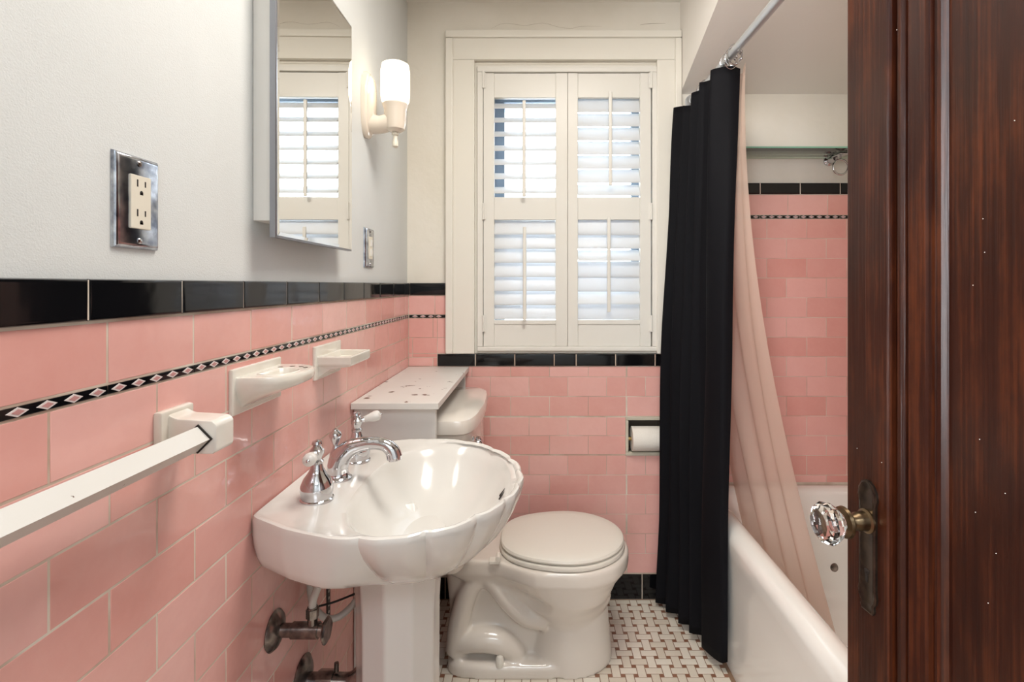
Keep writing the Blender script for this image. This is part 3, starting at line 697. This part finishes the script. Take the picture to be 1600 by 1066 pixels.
mb = MB(); mb.lathe([(0.013, FZ+0.040), (0.011, FZ+0.055), (0.0065, FZ+0.064), (0.005, FZ+0.072), (0.0065, FZ+0.076), (0.011, FZ+0.086), (0.0135, FZ+0.093), (0.0115, FZ+0.099), (0.007, FZ+0.102), (0.006, FZ+0.105), (0.001, FZ+0.108)], (-0.431, 1.122, 0), n=26)
mb.build('finial', ['chrome'], r)
adopt(r)

# ------------------------------------------------------------------ plumbing under the sink
def P(px, py, d): return Vector(((px-840)/823*d, d, CAMZ-(py-445)/823*d))   # photo measurement -> metres
r = empty('supply_valve', 'tarnished metal shut-off valve on pink tile under the basin', 'valve', loc=(TF, 1.0, 0.565))
vz = 0.566; vy = 1.005
mb = MB(); mb.lathe([(0.036, 0), (0.037, 0.002), (0.032, 0.008), (0.020, 0.013), (0.012, 0.016)], (TF, vy, vz), (1, 0, 0), 30); mb.build('escutcheon', ['dark_metal'], r)
mb = MB(); mb.tube([(TF, vy, vz), (TF+0.060, vy, vz)], 0.0125, n=16, spline=False); mb.tube([(TF+0.036, vy, vz), (TF+0.086, vy, vz)], 0.0150, n=16, spline=False); mb.tube([(TF+0.080, vy, vz), (TF+0.098, vy, vz)], 0.0120, n=16, spline=False)
mb.tube([(TF+0.074, vy, vz), (TF+0.074, vy, vz+0.045)], 0.0095, n=14, spline=False); mb.tube([(TF+0.074, vy, vz+0.025), (TF+0.074, vy, vz+0.042)], 0.0118, n=6, spline=False)
mb.build('body', ['dark_metal'], r)
mb = MB(); mb.lathe([(0.004, 0), (0.012, 0.001), (0.022, 0.003), (0.0235, 0.006), (0.021, 0.009), (0.010, 0.008), (0.001, 0.009)], (TF+0.095, vy, vz), (1, 0, 0), 28, ribs=6, ribamp=0.05); mb.build('handwheel', ['dark_metal'], r)
adopt(r)
mb = MB(); mb.tube([(TF+0.074, vy, vz+0.043), (TF+0.076, vy, vz+0.06), (TF+0.086, vy+0.01, vz+0.085), (TF+0.110, vy+0.02, vz+0.108), (TF+0.128, vy+0.03, vz+0.13), (TF+0.13, vy+0.04, vz+0.17)], 0.0072, n=12)
mb.build('supply_hose', ['hose'], None, 'grey water hose rising from the shut-off valve into the basin', 'hose')
mb = MB(); mb.tube([P(484, 830, 1.13), P(484, 910, 1.13), P(490, 945, 1.13), P(505, 964, 1.13), P(525, 966, 1.14), P(545, 952, 1.15), P(562, 930, 1.16), P(570, 905, 1.16)], 0.0072, n=12)
mb.build('drain_hose', ['hose'], None, 'looped grey hose curving behind the pedestal column', 'hose')
mb = MB(); mb.box(TF+0.0, TF+0.0025, 1.255, 1.273, 0.415, 0.70, 0)
st = mb.build('mounting_strap', ['wire'], None, 'black perforated hanger strap under the basin against pink tile', 'strap')
mb = MB()
for k in range(16): mb.lathe([(0.0034, 0), (0.0034, 0.0006)], (TF+0.0024, 1.264, 0.424+k*0.0165), (1, 0, 0), 10)
mb.build('strap_holes', ['hose'], st)
mb = MB(); mb.tube([P(497, 948, 1.17), P(525, 940, 1.19), P(562, 925, 1.2)], 0.0024, n=8); mb.build('thin_wire', ['wire'], None, 'thin black wire crossing behind the basin pedestal', 'wire')
r = empty('drain_pipe', 'dark drain pipe with round wall flange low on the left wall', 'pipe', loc=(TF, 1.12, 0.36))
mb = MB(); mb.lathe([(0.045, 0), (0.046, 0.003), (0.036, 0.010), (0.018, 0.014)], (TF, 1.125, 0.385), (1, 0, 0), 30); mb.build('escutcheon', ['dark_metal'], r)
mb = MB(); mb.tube([(TF, 1.125, 0.377), (TF+0.06, 1.125, 0.377), (TF+0.11, 1.125, 0.380), (TF+0.15, 1.125, 0.42)], 0.0185, n=20); mb.tube([(TF+0.035, 1.125, 0.377), (TF+0.068, 1.125, 0.377)], 0.024, n=8, spline=False)
mb.tube([(TF+0.074, 1.125, 0.40), (TF+0.074, 1.125, 0.418)], 0.005, n=8, spline=False); mb.build('pipe', ['dark_metal'], r)
adopt(r)

# ------------------------------------------------------------------ wooden cover shelf over the tank
cs = empty('tank_cover_shelf', 'chipped white wooden shelf box standing over the toilet tank', 'shelf', loc=(-0.39, 1.74, 0))
mb = MB(); mb.box(TF+0.002, -0.266, 1.412, 2.044, 0.8905, 0.9075, 0, 0.0015); mb.build('top_board', ['chippy'], cs)
mb = MB(); mb.box(TF+0.002, -0.2785, 1.438, 1.456, 0.0, 0.8905, 0, 0.001); mb.build('front_panel', ['paintwood'], cs)
mb = MB(); mb.box(TF+0.002, -0.2785, 2.024, 2.042, 0.10, 0.8905, 0, 0.001); mb.build('rear_panel', ['paintwood'], cs)
adopt(cs)

# ------------------------------------------------------------------ toilet
tl_ = empty('toilet', 'white two-piece toilet with closed round seat lid', 'toilet', loc=(0, 1.75, 0))
TY = 1.75
def slab(x0, x1, hy, n=64, bulge=0.0, p=6):
    r = []
    cx, hx = (x0+x1)/2, (x1-x0)/2
    for i in range(n):
        a = 2*PI*i/n; c, s2 = math.cos(a), math.sin(a)
        x = hx*(1 if c > 0 else -1)*abs(c)**(2/p); y = hy*(1 if s2 > 0 else -1)*abs(s2)**(2/p)
        if x > 0: x += bulge*(1-(y/hy)**2)*(x/hx)
        r.append((cx+x, TY+y))
    return r
def at(r, z): return [(x, y, z) for x, y in r]
mb = MB(); mb.rings([at(slab(-0.37, -0.225, 0.205, bulge=0.012), 0.375), at(slab(-0.385, -0.212, 0.222, bulge=0.015, p=8), 0.42), at(slab(-0.392, -0.206, 0.232, bulge=0.018, p=9), 0.60), at(slab(-0.395, -0.203, 0.236, bulge=0.018, p=9), 0.795)], 0, True, True, True, True)
mb.build('tank', ['toilet'], tl_)
mb = MB(); mb.rings([at(slab(-0.400, -0.200, 0.238, bulge=0.018, p=8), 0.790), at(slab(-0.408, -0.193, 0.248, bulge=0.020, p=8), 0.797), at(slab(-0.408, -0.191, 0.250, bulge=0.020, p=8), 0.822), at(slab(-0.404, -0.196, 0.245, bulge=0.020, p=8), 0.834), at(slab(-0.392, -0.208, 0.232, bulge=0.018, p=7), 0.840), at(slab(-0.34, -0.25, 0.17, bulge=0.01), 0.8415)], 0, True, True, True, True)
mb.build('tank_lid', ['toilet'], tl_)
mb = MB(); mb.lathe([(0.014, 0), (0.014, 0.008), (0.009, 0.011), (0.007, 0.018)], (-0.208, 1.590, 0.760), (1, 0, 0), 18); mb.tube([(-0.181, 1.592, 0.760), (-0.172, 1.580, 0.761), (-0.170, 1.560, 0.762), (-0.173, 1.540, 0.762)], [0.008, 0.008, 0.010, 0.0115], n=14)
mb.sphere((-0.173, 1.538, 0.762), 0.0118)
mb.build('flush_lever', ['chrome'], tl_)
# rim outline
def egg(x0, x1, hy, cx=None, n=72, taper=0.0):
    # round front, optional taper to the back
    cx = cx if cx is not None else (x0+x1)/2; r = []
    for i in range(n):
        a = 2*PI*i/n; c, s2 = math.cos(a), math.sin(a)
        x = cx+(x1-cx)*c if c > 0 else cx+(cx-x0)*c
        r.append((x, TY+hy*s2*(1-taper*max(0, -c))))
    return r
def rimo(k=0.0, dz=0.0, n=72):
    r = []
    cx = 0.115; fx = 0.300-k; hy = 0.186-k; bx0 = -0.31; bh = 0.118-k
    for i in range(n):
        a = 2*PI*i/n; c, s2 = math.cos(a), math.sin(a)
        if c >= 0: x = cx+(fx-cx)*c; y = hy*s2
        else:
            t = -c; x = cx+(bx0-cx)*min(1, t**0.9*1.0)
            w_ = hy*(1-sm(0.25, 0.62, (cx-x)/(cx-bx0)))+bh*sm(0.25, 0.62, (cx-x)/(cx-bx0))
            y = w_*(1 if s2 > 0 else -1)*(abs(s2)**0.30 if t > 0.0 else 1)
            y = w_*(1 if s2 > 0 else -1)*(abs(s2)**(1-0.82*sm(0, 0.5, t)))
        r.append((x, TY+y))
    return r
def scl(r, sx, sy, cx=0.115, ox=0.0): return [(cx+(x-cx)*sx+ox, TY+(y-TY)*sy) for x, y in r]
mb = MB()
R0 = rimo()
mb.rings([at(egg(0.00, 0.215, 0.105), 0.13), at(egg(-0.02, 0.225, 0.118, 0.09), 0.168), at(egg(-0.06, 0.243, 0.138, 0.09), 0.205), at(scl(R0, 0.62, 0.86, ox=0.015), 0.245), at(scl(R0, 0.82, 0.93, ox=0.0), 0.285), at(scl(R0, 0.95, 0.972), 0.312),
          at(scl(R0, 0.992, 0.995), 0.320), at(R0, 0.328), at(R0, 0.352), at(scl(R0, 0.993, 0.992), 0.361), at(scl(R0, 0.97, 0.965), 0.365)], 0, True, True, True, True)
# front column
mb.rings([at(egg(-0.035, 0.245, 0.118, 0.10), 0.0), at(egg(-0.030, 0.245, 0.117, 0.10), 0.03), at(egg(-0.020, 0.238, 0.113, 0.10), 0.10), at(egg(-0.015, 0.229, 0.108, 0.10), 0.20), at(egg(-0.01, 0.215, 0.10, 0.10), 0.26)], 0, True, True, True, True)
# rear web and foot flange
mb.rings([at(slab(-0.29, 0.14, 0.118, p=5), 0.0), at(slab(-0.29, 0.14, 0.117, p=5), 0.030), at(slab(-0.285, 0.14, 0.109, p=5), 0.040), at(slab(-0.28, 0.12, 0.095, p=5), 0.044)], 0, True, True, True, True)
mb.rings([at(slab(-0.28, 0.06, 0.062, p=5), 0.03), at(slab(-0.29, 0.06, 0.062, p=5), 0.20), at(slab(-0.30, 0.06, 0.090, p=5), 0.33)], 0, True, True, True, True)
for s in (-1, 1):
    mb.tube([(0.02, TY+s*0.060, 0.165), (-0.035, TY+s*0.072, 0.175), (-0.085, TY+s*0.078, 0.215), (-0.135, TY+s*0.078, 0.275), (-0.175, TY+s*0.072, 0.300), (-0.22, TY+s*0.070, 0.25), (-0.25, TY+s*0.066, 0.15), (-0.26, TY+s*0.06, 0.05)], [0.045, 0.036, 0.032, 0.030, 0.030, 0.032, 0.034, 0.036], n=18)
    mb.tube([(-0.26, TY+s*0.066, 0.075), (-0.19, TY+s*0.074, 0.098), (-0.12, TY+s*0.074, 0.092), (-0.07, TY+s*0.07, 0.055), (-0.06, TY+s*0.06, 0.02)], [0.030, 0.038, 0.040, 0.032, 0.02], n=18)
bowl = mb.build('bowl', ['toilet'], tl_)
rm = bowl.modifiers.new('fuse', 'REMESH'); rm.mode = 'VOXEL'; rm.voxel_size = 0.0055; rm.use_smooth_shade = True
sx_ = bowl.modifiers.new('soft', 'SMOOTH'); sx_.factor = 0.5; sx_.iterations = 5
def lidring(x0, x1, hy, z): return at(egg(x0, x1, hy, 0.085), z)
mb = MB()
def lr(k, z, n=72):
    r = []
    for i in range(n):
        a = 2*PI*i/n; c, s2 = math.cos(a), math.sin(a)
        cx = 0.095
        if c >= 0: x = cx+(0.288-cx-k)*c; y = (0.183-k)*s2
        else: x = cx+(cx+0.125-k)*c; y = (0.183-k)*(1 if s2 > 0 else -1)*abs(s2)**(1-0.25*sm(0, 0.8, -c))
        r.append((x, TY+y, z))
    return r
mb.rings([lr(0.010, 0.366), lr(0.002, 0.368), lr(0.000, 0.374), lr(0.002, 0.380), lr(0.010, 0.383)], 0, True, True, True, True); mb.build('seat', ['seat'], tl_)
mb = MB(); mb.rings([lr(0.012, 0.386), lr(0.005, 0.387), lr(0.003, 0.392), lr(0.006, 0.398), lr(0.016, 0.402), lr(0.045, 0.4035), lr(0.060, 0.4045), lr(0.12, 0.4055)], 0, True, True, True, True); mb.build('seat_lid', ['seat'], tl_)
for s in (-1, 1):
    mb = MB(); mb.box(-0.150, -0.118, TY+s*0.115-0.014, TY+s*0.115+0.014, 0.364, 0.374, 0, 0.002); mb.tube([(-0.122, TY+s*0.115-0.016, 0.380), (-0.122, TY+s*0.115+0.016, 0.380)], 0.008, n=12, spline=False); mb.build('seat_hinge', ['seat'], tl_)
    mb = MB(); mb.lathe([(0.0125, 0.036), (0.013, 0.042), (0.0125, 0.058), (0.009, 0.067), (0.001, 0.070)], (-0.118, TY+s*0.106, 0), n=20); mb.build('bolt_cap', ['seat'], tl_)
adopt(tl_)

# ------------------------------------------------------------------ paper holder and roll
ph = empty('toilet_paper_holder', 'recessed ceramic toilet paper holder in the pink tile', 'toilet paper holder', loc=(0.417, WB, 0.636))
mb = MB(); a, b, c, d = TPH
frame_y(mb, a-0.003, b+0.003, c-0.003, d+0.003, 0.012, 0.012, 0.014, 0.014, WB-0.012, WB+0.01, 0, 0.003)
mb.build('frame', ['tp_ceramic'], ph)
mb = MB(); mb.box(a+0.001, a+0.006, WB, WB+0.075, c+0.001, d-0.001); mb.box(b-0.006, b-0.001, WB, WB+0.075, c+0.001, d-0.001); mb.box(a+0.001, b-0.001, WB, WB+0.075, d-0.006, d-0.001); mb.box(a+0.001, b-0.001, WB, WB+0.075, c+0.001, c+0.006); mb.box(a+0.001, b-0.001, WB+0.070, WB+0.075, c+0.001, d-0.001)
mb.build('niche', [mat('niche_ceramic_grey', (0.16, 0.13, 0.10), 0.3)], ph)
RY, RZ = WB-0.014, 0.6255
mb = MB(); mb.tube([(a+0.006, RY+0.012, RZ), (b-0.006, RY+0.012, RZ)], 0.0075, n=14, spline=False); mb.build('roller', ['brass'], ph)
adopt(ph)
mb = MB(); mb.lathe([(0.020, 0.0), (0.0455, 0.0), (0.047, 0.002), (0.047, 0.110), (0.0455, 0.112), (0.020, 0.112)], (a+0.021, RY+0.012, RZ), (1, 0, 0), 44); mb.build('toilet_paper_roll', ['paper'], None, 'white toilet paper roll on the brass roller in the wall niche', 'toilet paper')

# ------------------------------------------------------------------ bathtub
mb = MB(); nR = 96
def rrect(x0, x1, y0, y1, rad, z):
    r = []; q = nR//4
    for cx, cy, a0 in ((x1-rad, y1-rad, 0), (x0+rad, y1-rad, PI/2), (x0+rad, y0+rad, PI), (x1-rad, y0+rad, 1.5*PI)):
        for i in range(q):
            a_2 = a0+(PI/2)*i/(q-1); r.append((cx+rad*math.cos(a_2), cy+rad*math.sin(a_2), z))
    return r
TX0, TX1, TY0, TY1 = 0.600, 1.294, 0.53, 2.048
rl = []
rl.append(rrect(TX0+0.012, TX1, TY0+0.01, TY1, 0.012, 0.0)); rl.append(rrect(TX0+0.010, TX1, TY0, TY1, 0.012, 0.30)); rl.append(rrect(TX0+0.006, TX1, TY0, TY1, 0.012, 0.37))
for k in range(9):
    a_2 = PI*(k/8); xo = 0.032-0.040*math.cos(a_2); zo = 0.415+0.040*math.sin(a_2)
    kk = xo+0.008
    rl.append(rrect(TX0+kk, TX1-kk*0.5, TY0+kk*0.6, TY1-max(0.001, kk*1.0-0.01), 0.02+kk*1.0, zo))
for (i_, z, rad) in ((0.094, 0.385, 0.11), (0.105, 0.32, 0.12), (0.122, 0.22, 0.13), (0.150, 0.14, 0.14), (0.19, 0.10, 0.13), (0.27, 0.085, 0.07)):
    rl.append(rrect(TX0+i_, TX1-i_*0.7, TY0+i_*1.1, TY1-i_*0.95, rad, z))
mb.rings(rl, 0, True, True, False, True)
tub = mb.build('bathtub', ['tub'], None, 'white enamel built-in bathtub with rolled rim', 'bathtub', loc=(0.95, 1.29, 0))
mb = MB(); mb.lathe([(0.016, 0), (0.017, 0.003), (0.010, 0.006), (0.001, 0.006)], (0, 0, 0), (0, -1, 0.25), 18)
ov = mb.build('overflow_cover', ['dark_metal'], tub); ov.location = (1.085-0.95, 1.925-1.29, 0.19)

# ------------------------------------------------------------------ shower rod, curtain, liner, rings
RX, RZ2 = 0.602, 1.9395
mb = MB(); mb.tube([(RX, 0.52, RZ2), (RX, WB-0.002, RZ2)], 0.0135, n=24, spline=False)
rod = mb.build('shower_rod', ['steel'], None, 'straight grey metal shower curtain rod above the tub', 'curtain rod')
mb = MB(); mb.lathe([(0.027, 0), (0.027, 0.004), (0.018, 0.010), (0.015, 0.016)], (RX, WB, RZ2), (0, -1, 0), 24); mb.build('flange', ['steel'], rod)
def interp(cp, t):
    n = len(cp)-1; f = t*n; i = min(int(f), n-1); u = f-i
    p0 = cp[max(i-1, 0)]; p1 = cp[i]; p2 = cp[i+1]; p3 = cp[min(i+2, n)]
    return [0.5*(2*b+(c-a)*u+(2*a-5*b+4*c-d)*u*u+(3*b-a-3*c+d)*u**3) for a, b, c, d in zip(p0, p1, p2, p3)]
def drape(name, top, bot, matn, label, cat, nu, nv, amp, seed, bowf=None, thick=0.0008):
    mb = MB(); rows = []
    for j in range(nv+1):
        v = j/nv; row = []
        for i in range(nu+1):
            t = i/nu; a = interp(top, t); b = interp(bot, t)
            e = v**0.9
            p = [a[k]*(1-e)+b[k]*e for k in range(2)]; z = a[2]*(1-v)+b[2]*v
            nz = noise.noise(Vector((t*9+seed, v*2.2, seed)))*amp*min(1, v*5)
            bx_ = bowf(v, t) if bowf else 0
            row.append((p[0]+nz+bx_, p[1]+nz*0.6, z))
        rows.append(row)
    mb.rings(rows, 0, True, False)
    o = mb.build(name, [matn], None, label, cat)
    for pl in o.data.polygons: pl.use_smooth = True
    if thick:
        sd_ = o.modifiers.new('thickness', 'SOLIDIFY'); sd_.thickness = thick
    return o
top = [(0.637, 1.655, 1.905), (0.600, 1.650, 1.911), (0.549, 1.672, 1.906), (0.590, 1.715, 1.903), (0.560, 1.760, 1.905), (0.545, 1.772, 1.905), (0.600, 1.800, 1.903), (0.572, 1.835, 1.905), (0.540, 1.850, 1.896), (0.600, 1.875, 1.884), (0.560, 1.905, 1.876), (0.530, 1.920, 1.878), (0.59, 1.955, 1.886), (0.55, 1.975, 1.896), (0.512, 1.985, 1.892), (0.56, 2.02, 1.895), (0.60, 2.035, 1.895)]
bot = [(0.590, 1.645, 0.045), (0.570, 1.660, 0.035), (0.540, 1.735, 0.030), (0.575, 1.770, 0.03), (0.560, 1.790, 0.03), (0.520, 1.810, 0.03), (0.565, 1.830, 0.03), (0.54, 1.850, 0.03), (0.498, 1.870, 0.025), (0.555, 1.895, 0.025), (0.52, 1.920, 0.025), (0.475, 1.945, 0.02), (0.54, 1.965, 0.02), (0.50, 1.98, 0.02), (0.447, 1.998, 0.02), (0.50, 2.025, 0.02), (0.56, 2.035, 0.02)]
drape('shower_curtain', top, bot, 'cloth', 'black cloth shower curtain gathered at the window end of the rod', 'shower curtain', 240, 60, 0.020, 3.1,
      lambda v, t: -0.012*math.sin(PI*min(1, v*1.2)) if t > 0.25 else -0.012*math.sin(PI*min(1, v*1.2))*t*4)
ltop = [(0.642, 1.625, 1.912), (0.640, 1.64, 1.90), (0.655, 1.67, 1.90), (0.63, 1.72, 1.90), (0.65, 1.78, 1.90), (0.625, 1.84, 1.90), (0.65, 1.90, 1.90), (0.63, 1.96, 1.90), (0.65, 2.03, 1.90)]
lbot = [(0.880, 1.50, 0.115), (0.845, 1.555, 0.11), (0.865, 1.60, 0.11), (0.825, 1.64, 0.11), (0.840, 1.68, 0.12), (0.795, 1.72, 0.12), (0.82, 1.78, 0.14), (0.78, 1.84, 0.16), (0.78, 1.92, 0.20)]
drape('shower_liner', ltop, lbot, 'liner', 'sheer pale pink shower liner trailing down into the bathtub', 'shower liner', 160, 50, 0.010, 8.4,
      lambda v, t: -0.085*math.sin(PI*v**0.85), thick=0)
mb0 = MB()
def ring_mesh():
    mb = MB(); n = 28; R = 0.024
    pts_ = [(R*math.cos(2*PI*i/n), 0, R*1.25*math.sin(2*PI*i/n)) for i in range(n)]
    rr = []
    for i in range(n):
        c = Vector(pts_[i]); d = c.normalized(); rr.append([c+d*0.0014*math.cos(2*PI*k/8)+Vector((0, 1, 0))*0.0014*math.sin(2*PI*k/8) for k in range(8)])
    rr.append(rr[0]); mb.rings(rr, 0, True, True); return mb
rg = ring_mesh().build('curtain_ring', ['chrome'])
mb = MB(); mb.sphere((0.022, 0.002, 0.010), 0.0045); mb.sphere((0.020, -0.002, -0.012), 0.0045); bead = mb.build('roller_beads', ['chrome'], rg)
ys = [(1.605, 10, 'frontmost of the near cluster'), (1.622, -14, 'second from the front'), (1.640, 16, 'third from the front'), (1.664, -8, 'touching the front fold of the black curtain'),
      (1.885, 8, 'first of the far cluster'), (1.905, -12, 'middle of the far cluster'), (1.928, 14, 'rearmost, nearest the window wall')]
for i, (y, tl2, wh) in enumerate(ys):
    if i == 0: o = rg
    else:
        o = rg.copy(); COL.objects.link(o); c = bead.copy(); COL.objects.link(c); c.parent = o
    o.location = (RX, y, RZ2-0.011); o.rotation_euler = (math.radians(tl2*0.5), 0, math.radians(tl2))
    tag(o, 'chrome hook ring on the shower rod, '+wh, 'curtain ring', 'shower curtain rings')

# ------------------------------------------------------------------ glass shelf with ring in the alcove
gs = empty('glass_shelf', 'green-edged glass shelf high on the tub alcove wall', 'shelf', loc=(1.0, WB, 1.72))
mb = MB(); mb.box(0.64, 1.26, 1.892, WB-0.004, 1.716, 1.722, 0); mb.build('glass_panel', ['shelfglass'], gs)
mb = MB(); mb.box(0.64, 1.26, 1.889, 1.892, 1.716, 1.722, 0, 0.0005); mb.build('polished_edge', ['glassedge'], gs, 'bright green polished front edge')
mb = MB(); mb.lathe([(0.020, 0), (0.020, 0.006), (0.012, 0.012), (0.010, 0.05)], (1.135, WB, 1.708), (0, -1, 0), 20); mb.box(1.118, 1.152, 1.945, 2.005, 1.7085, 1.7145, 0, 0.002); mb.build('bracket', ['chrome'], gs)
adopt(gs)
mb = MB(); rr = []
for i in range(41):
    a_2 = 2*PI*i/40; c = Vector((1.142+0.028*math.cos(a_2), 1.985, 1.669+0.028*math.sin(a_2))); d = Vector((math.cos(a_2), 0, math.sin(a_2)))
    rr.append([c+d*0.0035*math.cos(2*PI*k/10)+Vector((0, 1, 0))*0.0035*math.sin(2*PI*k/10) for k in range(10)])
mb.rings(rr, 0, True, True)
mb.tube([(1.142, 1.985, 1.697), (1.142, 1.985, 1.712)], 0.004, n=8, spline=False)
mb.build('towel_ring', ['chrome'], None, 'small chrome ring hanging under the glass shelf', 'towel ring')

# ------------------------------------------------------------------ door
DW, DH, DT = 0.71, 2.03, 0.035
ang = math.radians(0)
dn = Vector((-0.9928, -0.1197, 0)); dt = Vector((0.1197, -0.9928, 0))    # face normal, direction from free edge to hinge
E0 = Vector((0.4575, 0.78, 0.0))
HN = E0+dt*DW
dr = empty('door_1', 'dark stained panelled wooden door standing open on the right', None, loc=(0, 0, 0)); dr['kind'] = 'structure'
# frame of the door: local x = along from free edge, local y = out of the face, z up
dr.matrix_world = Matrix(((dt.x, dn.x, 0, E0.x), (dt.y, dn.y, 0, E0.y), (0, 0, 1, 0.008), (0, 0, 0, 1)))
prof = [(0.0, -0.003), (0.001, -0.001), (0.003, 0.0), (0.0765, 0.0), (0.0785, -0.0012), (0.0795, -0.0035), (0.0800, -0.008), (0.0840, -0.0085), (0.0855, -0.0055), (0.0895, -0.0030), (0.0950, -0.0028), (0.0990, -0.0050), (0.1010, -0.0085), (0.1050, -0.0090), (0.1065, -0.0050), (0.1085, -0.0030), (0.112, -0.0022), (0.138, -0.0052), (0.1425, -0.0065), (0.1440, -0.0115), (0.1475, -0.0125), (0.150, -0.0105), (0.156, -0.0115), (0.161, -0.0145), (0.1625, -0.0155), (0.17, -0.0150), (0.24, -0.0150)]
def dring(t, y):
    f = min(1, max(0, (t-0.003)/0.0735)); bt = t+f*0.12; tp = t+f*0.03
    return [(t, y, bt), (DW-t, y, bt), (DW-t, y, DH-tp), (t, y, DH-tp)]
mb = MB(); prof = [(t-max(0, t-0.1)*0.26, y*1.5 if t > 0.005 else y) for t, y in prof]; rg_ = [[(0, -DT, 0), (DW, -DT, 0), (DW, -DT, DH), (0, -DT, DH)]]+[dring(t, y) for t, y in prof]
vs = [[mb.bm.verts.new(p) for p in r] for r in rg_]
for A_, B_ in zip(vs[:-1], vs[1:]):
    for i in range(4):
        f = mb.bm.faces.new((A_[i], A_[(i+1) % 4], B_[(i+1) % 4], B_[i])); f.smooth = False
mb.bm.faces.new(vs[0][::-1]); mb.bm.faces.new(vs[-1])
slab_ = mb.build('door_slab', ['door'], dr)
# paint specks
mb = MB()
for t, z in ((0.190, 1.30), (0.192, 1.262), (0.178, 1.225), (0.186, 1.05), (0.215, 1.00), (0.181, 0.965), (0.205, 0.93), (0.196, 0.87), (0.068, 0.985), (0.022, 0.990), (0.09, 1.56), (0.225, 1.40)):
    mb.sphere((t, -0.0222 if t > 0.16 else 0.0002 if t < 0.08 else -0.003, z-0.008), 0.00055, u=8, v=6)
mb.build('paint_specks', ['paintwood'], dr)
# escutcheon plate with arched top and waisted foot
pc = 0.045
out = []
for u, z in ((0.010, -0.0915), (0.013, -0.086), (0.012, -0.080), (0.016, -0.074), (0.0175, -0.066), (0.0155, -0.058), (0.0155, 0.060), (0.018, 0.068), (0.0165, 0.078), (0.011, 0.087), (0.004, 0.0915)): out.append((u, z))
poly = [(pc+u, 0.853+z) for u, z in out]+[(pc-u, 0.853+z) for u, z in out[::-1]]
mb = MB(); mb.rings([[(x, 0, z) for x, z in poly], [(x, 0.0035, z) for x, z in poly], [(pc+(x-pc)*0.86, 0.0048, 0.853+(z-0.853)*0.975) for x, z in poly], [(pc+(x-pc)*0.78, 0.0038, 0.853+(z-0.853)*0.955) for x, z in poly]], 0, True, True, True, True)
pl_ = mb.build('escutcheon_plate', ['bronze'], dr)
mb = MB(); mb.lathe([(0.0042, 0), (0.0042, 0.0006)], (pc, 0.0038, 0.818), (0, 1, 0), 16); mb.box(pc-0.0021, pc+0.0021, 0.0038, 0.0044, 0.803, 0.818, 0); mb.build('keyhole', ['slot'], pl_)
kz = 0.888
mb = MB(); mb.lathe([(0.0165, 0.003), (0.0165, 0.006), (0.0135, 0.008), (0.0125, 0.014), (0.0125, 0.019), (0.010, 0.023), (0.009, 0.031), (0.011, 0.033), (0.0195, 0.0345), (0.0215, 0.037), (0.0205, 0.041), (0.016, 0.0425), (0.010, 0.0435)], (pc, 0, kz), (0, 1, 0), 28)
nk = mb.build('knob_shank', ['darkbrass'], dr)
mb = MB(); mb.lathe([(0.010, 0.0436), (0.015, 0.0445), (0.0225, 0.052), (0.0275, 0.060), (0.0285, 0.065), (0.026, 0.071), (0.0185, 0.0765), (0.010, 0.0775), (0.0005, 0.0775)], (pc, 0, kz), (0, 1, 0), 12, smooth=False)
for f in mb.bm.faces: f.smooth = False
mb.build('door_knob', ['glass'], nk)
